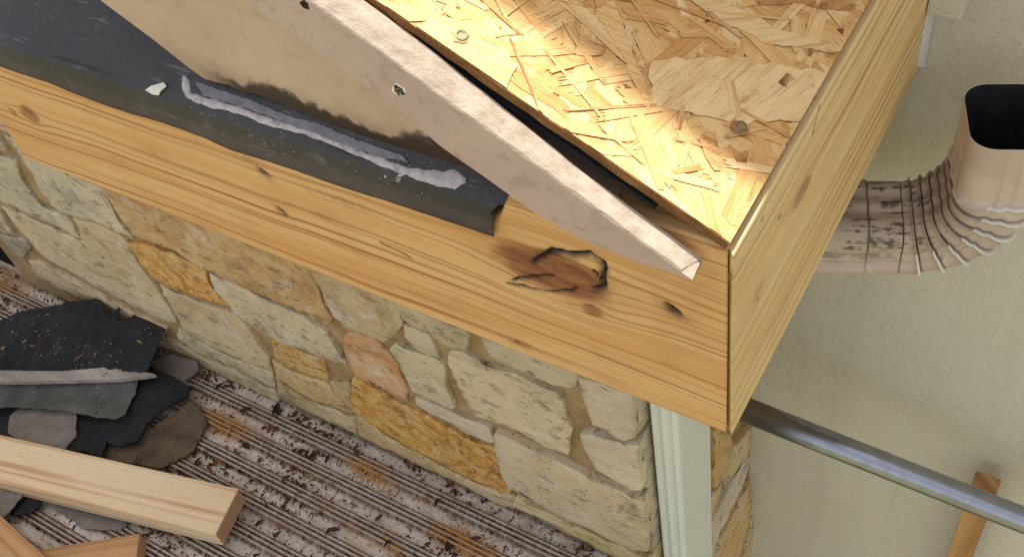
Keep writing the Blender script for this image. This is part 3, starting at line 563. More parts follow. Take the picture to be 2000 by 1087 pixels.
vs, fs = prism([(-.055, .008+.055*TP-.017), (-.9, .008+.9*TP-.017), (-.9, .008+.9*TP-.021), (-.055, .008+.055*TP-.021)], .0005, .10, 'y')
tag(wobj('slot_shade_strip', vs, fs, M_BLACK), 'black strip added to paint the shade in the slot under the sheathing edge', 'shade strip')  # added near-black strip; its colour stands in for the slot's shade
# ================================================================ OSB DECK
UO = Vector((-math.cos(PITCH), 0, math.sin(PITCH))); NO = Vector((math.sin(PITCH), 0, math.cos(PITCH)))
MO = Matrix((UO, Vector((0, 1, 0)), NO)).transposed().to_4x4()   # columns: up-slope, along eave, normal (left handed -> fix)
MO = Matrix((UO, Vector((0, -1, 0)), NO)).transposed().to_4x4(); MO.translation = (0, 0, .008)
deck = thing('osb_panel', 'tan oriented strand board roof sheathing with strip of sunlight', 'sheathing', M=MO)
MW[deck.name] = MO.copy()
U0, U1, V0, V1, TH = -.0012, .80, -.51, .0, .0092
e = []; k = 60
for i in range(k+1): e.append((U0+(U1-U0)*i/k, V1+R.uniform(-.0008, .0008)))
P = e+[(U1, V0), (U0, V0)]
vs, fs = prism(P, -TH, -.0012, 'z')
fm = [0]*len(fs)
me = _mesh('panel', vs, fs, [M_OSBEDGE]); obj('panel', me, deck, MO)
def strand_poly(L, w, rr):
    """long flake: wavy sides, splintered ends"""
    n = 3; side = lambda sg: [(-L/2+L*(i+.5)/n+rr.uniform(-.1, .1)*L/n, sg*w/2*rr.uniform(.72, 1.08)) for i in range(n)]
    sk = rr.uniform(-.5, .5)*w
    def end(sx):
        m = rr.randint(3, 6); out = []
        for i in range(m+1):
            y = w/2*(1-2*i/m); out.append((sx*(L/2-rr.uniform(0, .16)*L*(i % 2)-rr.uniform(0, .05)*L)+sk*(y/w), y*rr.uniform(.85, 1.0)))
        return out
    return side(1)+end(1)+side(-1)[::-1]+[(x, y) for x, y in end(-1)[::-1]]
def strand_mesh(P, mat, h=.00016):
    n = len(P); a = [(x, y, -h) for x, y in P]; b = [(x, y, h) for x, y in P]
    me = _mesh('strand', a+b, [list(range(n, 2*n))[::-1]]+[[i, n+i, n+(i+1) % n, (i+1) % n] for i in range(n)], [mat, M_STRANDSIDE], fm=[0]+[1]*n)
    at = me.attributes.new('lc', 'FLOAT_VECTOR', 'POINT'); at.data.foreach_set('vector', np.array([(x, y, 0.) for x, y in P]*2, np.float32).reshape(-1))
    return me
rs = random.Random(3)
variants = [strand_mesh(strand_poly(rs.uniform(.03, .09), rs.uniform(.004, .016), rs), M_STRAND) for _ in range(48)]
sliver = [strand_mesh(strand_poly(rs.uniform(.025, .08), rs.uniform(.0016, .0045), rs), M_STRAND if i % 3 else M_STRAND_D) for i in range(18)]
small = [strand_mesh(strand_poly(rs.uniform(.012, .04), rs.uniform(.003, .010), rs), M_STRAND if i % 2 else M_STRAND_D) for i in range(16)]
def clipped(P, eps=.0005, ulim=.79):
    """clip polygon (panel coords) to the panel rectangle"""
    def clip(P, ins, inter):
        out = []
        for i in range(len(P)):
            a, b = P[i-1], P[i]
            if ins(b):
                if not ins(a): out.append(inter(a, b))
                out.append(b)
            elif ins(a): out.append(inter(a, b))
        return out
    for ax, lim, s in ((0, U0+eps, 1), (0, ulim, -1), (1, V0, 1), (1, V1-eps, -1)):
        if not P: return P
        P = clip(P, lambda p: s*(p[ax]-lim) >= 0, lambda a, b: tuple(a[j]+(b[j]-a[j])*((lim-a[ax])/(b[ax]-a[ax])) for j in (0, 1)))
    return P
count = 0
def put_strand(me, cu, cv, ang, z):
    """place a strand; polygons crossing the panel edge get a trimmed mesh of their own"""
    ca, sa = math.cos(ang), math.sin(ang); n = len(me.vertices)//2
    Pw = [(cu+v.co.x*ca-v.co.y*sa, cv+v.co.x*sa+v.co.y*ca) for v in me.vertices[:n]]
    Pc = clipped(Pw)
    if len(Pc) < 3: return
    if len(Pc) != n or any(abs(a[0]-b[0])+abs(a[1]-b[1]) > 1e-6 for a, b in zip(sorted(Pc), sorted(Pw))):
        loc = [((p[0]-cu)*ca+(p[1]-cv)*sa, -(p[0]-cu)*sa+(p[1]-cv)*ca) for p in Pc]
        me = strand_mesh(loc, me.materials[0])
    obj('strand', me, deck, MO @ Matrix.Translation((cu, cv, z)) @ Matrix.Rotation(ang, 4, 'Z') @ Matrix.Rotation(rs.uniform(-.0012, .0012), 4, 'Y'))
# dense bed of strands under the ones that can be picked out
bv = []; bf = []; bl = []
for q in range(2200):
    cu, cv, ang = rs.uniform(-.03, .80)*(.6 if q % 2 else 1.), .03-rs.uniform(0, .54), rs.gauss(0, .8)+(rs.random() < .3)*rs.uniform(-1.5, 1.5)
    P = strand_poly(rs.uniform(.03, .10), rs.uniform(.005, .018), rs); ca, sa = math.cos(ang), math.sin(ang)
    Pc = clipped([(cu+x*ca-y*sa, cv+x*sa+y*ca) for x, y in P], .0004)
    if len(Pc) < 3: continue
    b0 = len(bv); z_ = -.0011+.00045*q/2200; k_ = rs.random()
    for p in Pc: bv.append((p[0], p[1], z_)); bl.append(((p[0]-cu)*ca+(p[1]-cv)*sa, -(p[0]-cu)*sa+(p[1]-cv)*ca, k_))
    bf.append(list(range(b0, b0+len(Pc)))[::-1])
me = _mesh('strand_bed', bv, bf, [M_STRAND]); at = me.attributes.new('lc', 'FLOAT_VECTOR', 'POINT'); at.data.foreach_set('vector', np.array(bl, np.float32).reshape(-1))
sb = obj('strand_bed', me, deck, MO); sb['kind'] = 'stuff'
NS = 170
cells = [(i, j) for i in range(15) for j in range(14)]
rs.shuffle(cells)
for q in range(NS):
    i, j = cells[q % len(cells)]
    cu = .0+(i+rs.random())*.50/15; cv = -(j+rs.random())*.42/14
    a = rs.gauss(0, .75)+ (rs.random() < .3)*rs.uniform(-1.5, 1.5)
    put_strand(rs.choice(variants), cu, cv, a, -.00045+.00045*q/NS)
OP = {'big':[[0.1119,0.0946],[0.0752,0.1321],[-0.0012,0.185],[-0.0057,0.1584],[-0.0027,0.129],[0.0405,0.088],[0.093,0.0612],[0.1072,0.0799]],'red':[[0.0247,0.1889],[0.0112,0.2118],[0.0072,0.2091],[0.018,0.1863]],'toplong':[[0.0778,0.2047],[0.0216,0.2611],[0.006,0.2609],[0.012,0.2497],[0.0454,0.2271],[0.0714,0.2009]],'brown1':[[0.1741,0.0835],[0.1634,0.0802],[0.1537,0.0785],[0.1439,0.0805],[0.145,0.0723],[0.1495,0.0634],[0.1604,0.058],[0.16,0.0702]],'brown2':[[0.0557,0.059],[0.0486,0.0708],[0.037,0.0577],[0.0291,0.0451],[0.0338,0.0443],[0.0433,0.0496]],'brown3':[[0.023,0.0698],[0.0197,0.0738],[0.0184,0.0656],[0.0234,0.0597],[0.027,0.062]],'plate':[[0.2611,-0.0164],[0.2474,0.0198],[0.2138,0.0339],[0.1845,0.0207],[0.1814,-0.0016],[0.2006,-0.027],[0.2346,-0.0253]],'diag':[[0.1672,0.1025],[0.1601,0.122],[0.1312,0.0935],[0.0939,0.0604],[0.0948,0.054],[0.1313,0.0815]],'long1':[[0.1201,0.1671],[0.1076,0.1792],[0.0445,0.1935],[-0.0025,0.2149],[-0.0011,0.2071],[0.0491,0.1732],[0.0904,0.163]]}
for kx, (nm, P) in enumerate(OP.items()):
    cu = sum(p[0] for p in P)/len(P); cv = -sum(p[1] for p in P)/len(P)
    ang = {'big': 1.35, 'red': 2.0, 'toplong': 1.2, 'brown1': .5, 'brown2': .2, 'brown3': .8, 'plate': .35, 'diag': .25, 'long1': .9}[nm]
    ca, sa = math.cos(ang), math.sin(ang)
    Q = poly_resample([(p[0], -p[1]) for p in P], .006, .0016, rs); Q = clipped(Q)
    loc = [((p[0]-cu)*ca+(p[1]-cv)*sa, -(p[0]-cu)*sa+(p[1]-cv)*ca) for p in Q]
    me = strand_mesh(loc if True else loc, M_STRAND_D if nm in ('red', 'toplong', 'brown1', 'brown2', 'brown3') else M_STRAND)
    obj('strand', me, deck, MO @ Matrix.Translation((cu, cv, .00012+.00002*kx)) @ Matrix.Rotation(ang, 4, 'Z'))
for q in range(80):
    put_strand(rs.choice(sliver), rs.uniform(.02, .45), -rs.uniform(.005, .38), rs.gauss(.2, .8), .00034)
for q in range(34):
    put_strand(rs.choice(small), rs.uniform(.02, .45), -rs.uniform(.01, .38), rs.uniform(0, 3.1), .00034)
def screw_mesh(r, name='screw'):
    rings = []
    prof = [(r*.99, -.002), (r, .0), (r*.93, .0006), (r*.62, .0002), (r*.45, -.0012), (r*.12, -.0018)]
    for rad, z in prof: rings.append([(rad*math.cos(a*math.tau/16), rad*math.sin(a*math.tau/16), z) for a in range(16)])
    vs, fs = tube_mesh(rings); return _mesh(name, vs, fs, [M_SCREW], True)
def pit_mesh(r, rr, mat):
    P = [(r*rr.uniform(.75, 1.3)*math.cos(a*math.tau/14), r*rr.uniform(.75, 1.3)*math.sin(a*math.tau/14)) for a in range(14)]
    vs, fs = prism(P, -.0004, .0004, 'z'); return _mesh('crushed_fibre', vs, fs, [mat])
for a, b in ([[0.2271,0.0145],[0.0114,0.0848]][0], (.034, .088)):
    obj('crushed_fibre', pit_mesh(.0062, rs, M_STRAND_D), deck, MO @ Matrix.Translation((a, -b, .0009)))
    obj('screw', screw_mesh(.0045), deck, MO @ Matrix.Translation((a, -b, .0016)))

# ================================================================ RAKE BOARDS
BG = [[-0.6011,0.0461],[-0.5518,0.0152],[-0.5191,-0.0085],[-0.5055,-0.0162],[-0.4801,-0.0145],[-0.4631,-0.017],[-0.4325,-0.0146],[-0.3886,-0.0192],[-0.3358,-0.0248],[-0.2946,-0.0278],[-0.2542,-0.0282],[-0.206,-0.0296]]
M_BEIGE = m_paint('aged beige frieze paint', lin(196, 168, 144), lin(134, 108, 90), lin(184, 156, 132), 7., mould=(BG[4][0]-BG[3][0], BG[4][1]-BG[3][1], -.055, .040), wear=.25)
def strip(xs, lo, hi, y0, y1):
    """vertical slab from columns: lower and upper outline given as (x, z) lists"""
    n = len(lo); vs = []
    for (xa, za), (xb, zb__) in zip(lo, hi):
        vs += [(xa, y0, za), (xb, y0, zb__), (xb, y1, zb__), (xa, y1, za)]
    fs = []
    for i in range(n-1):
        p, q = i*4, i*4+4
        fs += [[p, q, q+1, p+1], [p+1, q+1, q+2, p+2], [p+2, q+2, q+3, p+3], [p+3, q+3, q, p]]
    fs += [[0, 1, 2, 3], [4*n-1, 4*n-2, 4*n-3, 4*n-4]]
    return vs, fs
bx_ = [-.75]+[p[0] for p in BG]+[-.06]; bz_ = [.0461+(.75-.6011)*TP]+[p[1] for p in BG]+[-.03]
cols = list(np.linspace(-.75, -.06, 130))
lo_ = [(x_, float(np.interp(x_, bx_, bz_))+R.uniform(-.0012, .0012)*(x_ > -.5)) for x_ in cols]
hi_ = [(x_, max(l_[1]+.004, -.020-(x_+.06)*.528)) for x_, l_ in zip(cols, lo_)]
vs, fs = strip(None, lo_, hi_, .018, .036)
fr = wobj('frieze_board', vs, fs, M_BEIGE, base=(BG[3][0], .028, BG[3][1])); tag(fr, 'wide stained beige rake board rotting along its bottom edge', 'board')

TT = [[-0.0258,-0.01],[-0.096,0.0295],[-0.1296,0.0498],[-0.1907,0.086],[-0.2204,0.1085],[-0.2629,0.1303],[-0.2887,0.1445]]; TL = [[-0.3046,0.1015],[-0.2701,0.0821],[-0.2333,0.061],[-0.2128,0.0417],[-0.1736,0.0201],[-0.1372,-0.001],[-0.097,-0.0137],[-0.053,-0.0163],[-0.0176,-0.0159]]
rr = random.Random(11)
TA = (TT[0][0], TT[0][1]); TB = (-.62, TT[0][1]+(.62+TT[0][0])*(TT[-1][1]-TT[0][1])/(TT[0][0]-TT[-1][0])*1.0)
low = TL[::-1]+[(-.62, TL[0][1]+(.62+TL[0][0])*.56)]
cl = [0.]
for p, q in zip(low[:-1], low[1:]): cl.append(cl[-1]+math.hypot(q[0]-p[0], q[1]-p[1]))
NTm = 110; tops = []; lows = []; tipx = []
for i in range(NTm+1):
    t_ = (i/NTm)**1.25
    zt = TA[1]+(TB[1]-TA[1])*t_; xt = TA[0]+(TB[0]-TA[0])*t_
    wob = .0007*mnoise.noise(Vector((xt*60, 0, 5)))+.0009*mnoise.noise(Vector((xt*18, 2, 5)))
    tops.append((xt, zt+wob))
    lows.append((float(np.interp(t_*cl[-1], cl, [p[0] for p in low])), float(np.interp(t_*cl[-1], cl, [p[1] for p in low]))+wob*.5))
rb = thing('rake_trim', 'narrow pinkish weathered trim board slanting down to the corner', 'trim', (-.02, -.011, -.02))
YBK = -.0055
vs = []; 
for i, ((xt, zt), (xl, zl)) in enumerate(zip(tops, lows)):
    e_ = .0010+.0010*abs(mnoise.noise(Vector((xt*45, 7, 0))))*2.0     # chipped arris
    kk_ = min(1., max(0., (-xt-.10)/.12)); up_ = .0042+.0062*kk_; YBK = -.0055+.0045*kk_
    tip = max(0., 1-i/3.)
    sp_ = .005*tip*(1+mnoise.noise(Vector((i*3.1, 1, 1))))
    vs += [(xl, -.022, zl), (xt, -.022, zt-e_), (xt+.0002, -.022+e_*.8, zt+.0003), (xt+sp_*.6, -.014, zt+up_*.5-sp_*.5+.0006*mnoise.noise(Vector((xt*70, 3, 2)))), (xt+sp_*1.6, YBK-.001, zt+up_-sp_), (xt+sp_*1.6, YBK, zt+up_-.001-sp_), (xl, YBK, zl)]
fs = []; fm = []; K = 7
for i in range(NTm):
    p, q = i*K, i*K+K
    for j in range(K):
        k_ = (j+1) % K; fs.append([p+j, p+k_, q+k_, q+j]); fm.append(1 if j in (1, 2, 3) else 0)
fs += [list(range(K))[::-1], [NTm*K+j for j in range(K)]]; fm += [1, 0]
wobj('board', vs, fs, [M_TRIMFACE, M_TRIMTOP], rb, base=(-.02, -.011, -.02), fm=fm)
# split grey splinters at the broken tip
for i in range(0):
    a = Vector((-.032+.002*i+rr.uniform(0, .003), -.021+.0028*i, -.0085-.0006*i)); L = rr.uniform(.010, .015); d = Vector((.84, rr.uniform(-.06, .06), -.46-rr.uniform(0, .12))).normalized()
    w_ = rr.uniform(.0012, .0022); side = Vector((0, 1, 0)); upv = Vector((.48, 0, .87))
    vs = []
    for t_, s_ in ((0, 1.), (.6, .85), (1., .12)):
        c_ = a+d*L*t_; vs += [c_+side*w_*s_-upv*.001, c_-side*w_*s_-upv*.001, c_-side*w_*s_+upv*.0016*s_, c_+side*w_*s_+upv*.0016*s_]
    f_, = [tube_mesh([vs[0:4], vs[4:8], vs[8:12]])[1]]
    wobj('splinter', vs, f_, M_TRIMTOP, rb)
RX = Matrix.Rotation(math.pi/2, 4, 'X')
ts = [-0.2352,-0.022,0.0861]; tp_ = [-0.1026,-0.022,0.0029]
obj('hole_rim', pit_mesh(.0056, rr, M_CHIP), rb, Matrix.Translation((ts[0], -.0222, ts[2])) @ RX)
obj('screw_hole', pit_mesh(.0040, rr, M_HOLE), rb, Matrix.Translation((ts[0], -.0225, ts[2])) @ RX)
obj('screw', screw_mesh(.0028), rb, Matrix.Translation((ts[0]+.0003, -.0230, ts[2])) @ RX)
vs, fs = tube_mesh([[(r_*math.cos(a*math.tau/20), r_*math.sin(a*math.tau/20), z_) for a in range(20)] for r_, z_ in ((.0050, -.0004), (.0050, .0004), (.0042, .0004), (.0041, -.0001), (.0010, .0000))])
obj('filled_nail_head', _mesh('filled_nail_head', vs, fs, [M_TRIMFACE]), rb, Matrix.Translation((tp_[0], -.0221, tp_[2])) @ RX)
# rusty nail stub where the trim leaves the frame
obj('rust_spot', pit_mesh(.0035, rr, M_HOLE), rb, Matrix.Translation((TT[-1][0]-.010, -.0222, TT[-1][1]-.002)) @ RX)

# ================================================================ BLACK FLASHING
SLP = math.radians(35); cs, sn = math.cos(SLP), math.sin(SLP)
xs = np.linspace(-.885, 0, 120)
botpts = [(-.89, -.072), (-.80, -.0706), (-.73, -.0695), (-.70, -.0725), (-.60, -.0722), (-.515, -.0715), (-.4885, -.0765), (-.39, -.0740), (-.28, -.0715), (-.198, -.0710)]
bx = [p[0] for p in botpts]; bz = [p[1] for p in botpts]
prof_up = [.16, .12, .09, .06, .045, .03, .02, .012]
nx = 130; rows = []
for i in range(nx):
    t_ = i/(nx-1); row = []
    for s_ in prof_up:
        xe = -.172-.35*max(0, .03-s_)*.9; x_ = -.885+t_*(xe+.885)
        b_ = .0008*math.sin(x_*21+s_*30)+.0009*mnoise.noise(Vector((x_*14, s_*20, 3.)))*1.2
        row.append((x_, -.006+s_*cs-b_*sn, -.042+s_*sn+b_*cs))
    for a in (12, 30, 50, 68, 84):
        A = math.radians(a); r_ = .012; x_ = -.885+t_*(-.190-.008*a/90+.885)
        th = SLP+(math.pi/2-SLP)*(a/90.)
        # centre of the fold circle
        cy, cz = -.006+.012*cs+r_*sn, -.042+.012*sn-r_*cs
        b_ = .001*math.sin(x_*17)
        row.append((x_, cy-r_*math.sin(th), cz+r_*math.cos(th)+b_))
    yb, zb_ = row[-1][1], row[-1][2]
    for j in range(1, 7):
        k_ = j/6; x_ = -.885+t_*(-.193-.006*k_+.885); zt = float(np.interp(x_, bx, bz))+.0006*mnoise.noise(Vector((x_*60, 0, 0)))
        wave = .0010*max(0, math.sin(x_*19+1.3))*k_+.0004*math.sin(x_*47)*k_
        row.append((x_, min(yb, -.0028)*(1-k_)+(-.0026-wave)*k_-.0015*math.sin(k_*3.1), zb_*(1-k_)+zt*k_))
    rows.append(row)
m_ = len(rows[0]); vs = [v for r_ in rows for v in r_]
fs = [[i*m_+j, i*m_+j+1, (i+1)*m_+j+1, (i+1)*m_+j] for i in range(nx-1) for j in range(m_-1)]
fl = thing('roof_flashing', 'black bent sheet metal flashing lapped over the fascia top', 'flashing', (-.5, -.01, -.07))
so = wobj('bent_sheet', vs, fs, M_FLASH, fl, smooth=True)
md = so.modifiers.new('thickness', 'SOLIDIFY'); md.thickness = .0009; md.offset = 0
def on_ledge(p, h):
    x_, s_ = p
    b_ = .0008*math.sin(x_*21+s_*30)+.0006
    if s_ >= .010: return Vector((x_, -.006+s_*cs-(h+b_)*sn, -.042+s_*sn+(h+b_)*cs))
    # below the fold: wrap down the rounded nose
    r_ = .012; arc = (.012-s_)/r_; th = SLP+arc
    cy, cz = -.006+.012*cs+r_*sn, -.042+.012*sn-r_*cs
    if th > math.pi/2:
        dz = (th-math.pi/2)*r_; return Vector((x_, cy-(r_+h), cz-dz))
    return Vector((x_, cy-(r_+h)*math.sin(th), cz+(r_+h)*math.cos(th)))
def blob(name, P, h, mat, step=.004, jit=.0006, lump=.5):
    Q = poly_resample(P, step, jit, R)
    bm = bmesh.new(); f = bm.faces.new([bm.verts.new((q[0], q[1], 0)) for q in Q]); bnd = set(v.index for v in bm.verts)
    bmesh.ops.inset_region(bm, faces=[f], thickness=.0022, depth=0)
    bm.verts.ensure_lookup_table()
    inner = [v for v in bm.verts if not v.is_boundary]
    bmesh.ops.triangulate(bm, faces=[q for q in bm.faces if len(q.verts) > 4])
    for v in bm.verts:
        hh = .0002 if v.is_boundary else h*(1+lump*mnoise.noise(Vector((v.co.x*90, v.co.y*90, 0))))
        v.co = on_ledge((v.co.x, v.co.y), hh+.0006)
    base = Vector((sum(v.co.x for v in bm.verts)/len(bm.verts), -.01, -.05))
    for v in bm.verts: v.co -= base
    me = bm_finish(bm, name, mat, True)
    return obj(name, me, fl, Matrix.Translation(base))
blob('caulk_film', [[-0.5206,0.0305],[-0.4916,0.0299],[-0.4488,0.0291],[-0.4124,0.0261],[-0.3792,0.0282],[-0.3339,0.0243],[-0.2865,0.0238],[-0.2799,0.0199],[-0.3097,0.017],[-0.3583,0.0178],[-0.41,0.0203],[-0.4576,0.0216],[-0.5062,0.0205]], .0004, M_SMEAR, lump=.2)
CL = [[-0.5353,0.0319,0.00204],[-0.5312,0.0255,0.00408],[-0.5237,0.0171,0.00476],[-0.5041,0.0157,0.00408],[-0.4801,0.0174,0.00408],[-0.456,0.0178,0.0034],[-0.4317,0.0165,0.00408],[-0.4087,0.0173,0.0034],[-0.3806,0.0178,0.00272],[-0.3522,0.0162,0.00272],[-0.3192,0.0144,0.0034],[-0.2872,0.0127,0.00408],[-0.2669,0.0127,0.00612],[-0.2477,0.0146,0.00816],[-0.2321,0.0186,0.0068],[-0.2243,0.0208,0.00204]]   # (x, up-slope, half width)
vs = []; fs = []; rk = random.Random(4); NC = 130; K = 7
cp = [0.]
for p, q in zip(CL[:-1], CL[1:]): cp.append(cp[-1]+math.hypot(q[0]-p[0], q[1]-p[1]))
for i in range(NC+1):
    d_ = cp[-1]*i/NC; x_, u_, w_ = (float(np.interp(d_, cp, [p[k_] for p in CL])) for k_ in (0, 1, 2))
    x2, u2 = (float(np.interp(min(cp[-1], d_+.002), cp, [p[k_] for p in CL])) for k_ in (0, 1)); x1, u1 = (float(np.interp(max(0, d_-.002), cp, [p[k_] for p in CL])) for k_ in (0, 1))
    L_ = math.hypot(x2-x1, u2-u1) or 1; nx_, nu_ = -(u2-u1)/L_, (x2-x1)/L_
    w_ *= .85+.45*mnoise.noise(Vector((d_*70, 0, 0)))+.10*mnoise.noise(Vector((d_*420, 0, 0))); sh = .0009*mnoise.noise(Vector((d_*120, 5, 0)))
    for j in range(K):
        e_ = -1+2*j/(K-1); h_ = .0002+.0008*(1-e_*e_)*(1+.7*mnoise.noise(Vector((d_*150, e_*2, 3))))
        if abs(e_) > .99: h_ = -.0004
        vs.append(on_ledge((x_+nx_*(w_*e_+sh), u_+nu_*(w_*e_+sh)), h_+.0006))
fs = [[i*K+j, i*K+j+1, (i+1)*K+j+1, (i+1)*K+j] for i in range(NC) for j in range(K-1)]
wobj('caulk_bead', vs, fs, M_CAULK, fl, smooth=True)
blob('caulk_drip', [[-0.3105,0.0097],[-0.3055,0.0129],[-0.2992,0.0129],[-0.3018,0.0104],[-0.3056,0.0093],[-0.2979,0.0031],[-0.2999,0.0016],[-0.3069,0.0072]], .0008, M_CAULK, step=.006, jit=.0002)
blob('caulk_drip', [[-0.2886,0.0057],[-0.2837,0.0101],[-0.2791,0.0114],[-0.2841,0.0048],[-0.285,-0.0007],[-0.2796,-0.0092],[-0.2766,-0.0114],[-0.2797,-0.0115],[-0.2862,-0.0055],[-0.2896,0.0006]], .0008, M_CAULK, step=.006, jit=.0002)
Pc = [on_ledge(p, .0012) for p in [[-0.5745,0.0095],[-0.5679,0.0141],[-0.5544,0.0209],[-0.5501,0.0185],[-0.5552,0.0123],[-0.5576,0.0087],[-0.5651,0.0079]]]; Pd = [on_ledge(p, .0024) for p in [[-0.5745,0.0095],[-0.5679,0.0141],[-0.5544,0.0209],[-0.5501,0.0185],[-0.5552,0.0123],[-0.5576,0.0087],[-0.5651,0.0079]]]
n = len(Pc); tag(wobj('paint_chip', Pc+Pd, [list(range(n, 2*n)), list(range(n))[::-1]]+[[i, (i+1) % n, n+(i+1) % n, n+i] for i in range(n)], M_CHIP), 'white flake of paint lying on the black flashing', 'paint chip')

# ================================================================ DOWNSPOUT, ELBOW, PIPE, STAKE
def spout_ring(w, d, rad, flutes=0, fd=.0025, n=12):
    """rounded rectangle outline with shallow flutes along the +-d faces (x: width, y: depth)"""
    pts = []
    def side(ax, L, off, sgn):
        for i in range(n+1):
            t_ = i/n; s_ = -L/2+L*t_; f_ = fd*(.5-.5*math.cos(t_*math.tau*flutes)) if flutes else 0
            yield s_, off-f_
    hw, hd = w/2, d/2
    for s_, o_ in side(0, w-2*rad, hd, 1): pts.append((-s_*1, -o_))
    pts = [(s_, -o_) for s_, o_ in side(0, w-2*rad, hd, 1)]
    for k in (1, 2): a = -math.pi/2+k*math.pi/6; pts.append((hw-rad+rad*math.cos(a), -hd+rad+rad*math.sin(a)))
    pts += [(o_, s_) for s_, o_ in side(1, d-2*rad, hw, 1)]
    for k in (1, 2): a = k*math.pi/6; pts.append((hw-rad+rad*math.cos(a), hd-rad+rad*math.sin(a)))
    pts += [(-s_, o_) for s_, o_ in side(0, w-2*rad, hd, 1)]
    for k in (1, 2): a = math.pi/2+k*math.pi/6; pts.append((-hw+rad+rad*math.cos(a), hd-rad+rad*math.sin(a)))
    pts += [(-o_, -s_) for s_, o_ in side(1, d-2*rad, hw, 1)]
    for k in (1, 2): a = math.pi+k*math.pi/6; pts.append((-hw+rad+rad*math.cos(a), -hd+rad+rad*math.sin(a)))
    return pts
DX, DY = [-0.1422,0.1943]
ds = thing('downspout', 'off white fluted downspout standing against the stone corner', 'downspout', (DX, DY, -1.9))
ring = []
DSW, DSD = [0.0366,0.0947]
def ds_ring(z_):
    out = []
    for x_, y_ in base_r:
        if y_ < -DSD/2+.004: # two flutes down the front face
            f_ = .0045*(math.exp(-((x_-.006)/.0035)**2)+math.exp(-((x_+.008)/.0035)**2)); y_ += f_
        out.append((DX+x_, DY+y_, z_))
    return out
base_r = [p for p in spout_ring(DSW, DSD, .006, 0, n=26)]
vs, fs = tube_mesh([ds_ring(-1.9), ds_ring(-1.25), ds_ring(-.42)]); wobj('pipe_body', vs, fs, M_SPOUT, ds, smooth=False)
# elbow
E1 = Vector((.93, .36, 0)).normalized(); E2 = Vector((-E1.y, E1.x, 0)); EZ = Vector((0, 0, 1))
el = None
EW, ED = .075, .093
P0 = Vector((.1105, .406, -.190)); VL = .078; RB = .082; ANG = math.radians(90)
path = []   # (centre, bend-plane axis, scale, grime, valley, path length, crest, flute)
def add_ring(c_, ax, sc, gr, va=0., crest=False, fl_=1.): path.append((c_, ax, sc, gr, va, crest, fl_))
for i in range(9): add_ring(P0-EZ*(VL*i/8), E1, 1., 0., 0., False, min(1., i/4))
C_ = P0-EZ*VL-E1*RB
NP = 7
for k_ in range(NP):
    for f_, sc, va, cr_ in ((.0, 1.085, 0., True), (.07, 1.082, 0., False), (.13, 1.025, .0, False), (.5, 1.0, .0, False), (.86, .99, .0, False), (.90, .985, 1., False), (.985, .965, 1., True)):
        a = ANG*(k_+f_)/NP
        ax = E1*math.cos(a)-EZ*math.sin(a)
        add_ring(C_+ax*RB, ax, sc, .3+.7*(k_/NP), va, cr_, .6)
ax = E1*math.cos(ANG)-EZ*math.sin(ANG); tdir = -E1*math.sin(ANG)-EZ*math.cos(ANG)
pe = C_+ax*RB
for L_, sc, va, cr_ in ((.0, 1., 0., True), (.0315, 1., 0., False), (.034, 1., .9, True), (.0342, 1.035, .6, True), (.0360, 1.035, 0., False), (.045, 1.035, 0., False), (.10, 1.035, 0., False), (.15, 1.035, 0., False), (.20, 1.035, 0., False), (.27, 1.035, 0., False)): add_ring(pe+tdir*L_, ax, sc, 1., va, cr_)
def rect_pts(w, d, rad, nside=24, nc=6):
    pts = []
    for qx, qy, a0 in ((1, -1, -90), (1, 1, 0), (-1, 1, 90), (-1, -1, 180)):
        for k_ in range(nc+1):
            a = math.radians(a0+90*k_/nc); pts.append((qx*(w/2-rad)+rad*math.cos(a), qy*(d/2-rad)+rad*math.sin(a)))
        nx_ = pts[-1]; a1 = math.radians(a0+90)
        q2 = {(1, -1): (1, 1), (1, 1): (-1, 1), (-1, 1): (-1, -1), (-1, -1): (1, -1)}[(qx, qy)]
        e_ = (q2[0]*(w/2-rad)+rad*math.cos(a1), q2[1]*(d/2-rad)+rad*math.sin(a1))
        for k_ in range(1, nside): t_ = k_/nside; pts.append((nx_[0]+(e_[0]-nx_[0])*t_, nx_[1]+(e_[1]-nx_[1])*t_))
    return pts
rg0 = rect_pts(EW, ED, .023)
def flute(a, b, k_):
    w_ = EW/2-.023
    if abs(b) > ED/2-.003 and abs(a) < w_: b -= math.copysign(.0032*k_*(.5-.5*math.cos((a/w_+1)*math.pi*2)), b)
    w_ = ED/2-.023
    if abs(a) > EW/2-.003 and abs(b) < w_: a -= math.copysign(.0032*k_*(.5-.5*math.cos((b/w_+1)*math.pi*2)), a)
    return a, b
vs = []; gr = []; pu = []; pv = []; va_ = []; wo_ = []
per = [0.]
for i in range(1, len(rg0)): per.append(per[-1]+math.hypot(rg0[i][0]-rg0[i-1][0], rg0[i][1]-rg0[i-1][1]))
run = 0.; last = None
for c_, ax, sc, gme, va, cr_, fl_ in path:
    run += (c_-last).length if last is not None else 0; last = c_
    for (a, b), pp in zip(rg0, per):
        a2, b2 = flute(a, b, fl_)
        vs.append(c_+ax*(a2*sc)+E2*(b2*sc))
        inner = max(0., min(1., (-a/(EW/2)+.35)/.9))
        gr.append(gme*inner); pu.append(run); pv.append(pp); va_.append(va); wo_.append(1. if (sc > 1.05 and a > -.01) else 0.)
rg = rg0
n = len(rg); fs = []
for i in range(len(path)-1):
    for j in range(n): fs.append([i*n+j, (i+1)*n+j, (i+1)*n+(j+1) % n, i*n+(j+1) % n])
el = thing('spout_elbow', 'dirty beige pleated downspout elbow open at its top', 'elbow', pe-Vector((0, 0, .05)))
eb = wobj('pleated_body', vs, fs, M_ELBOW, el, smooth=True)
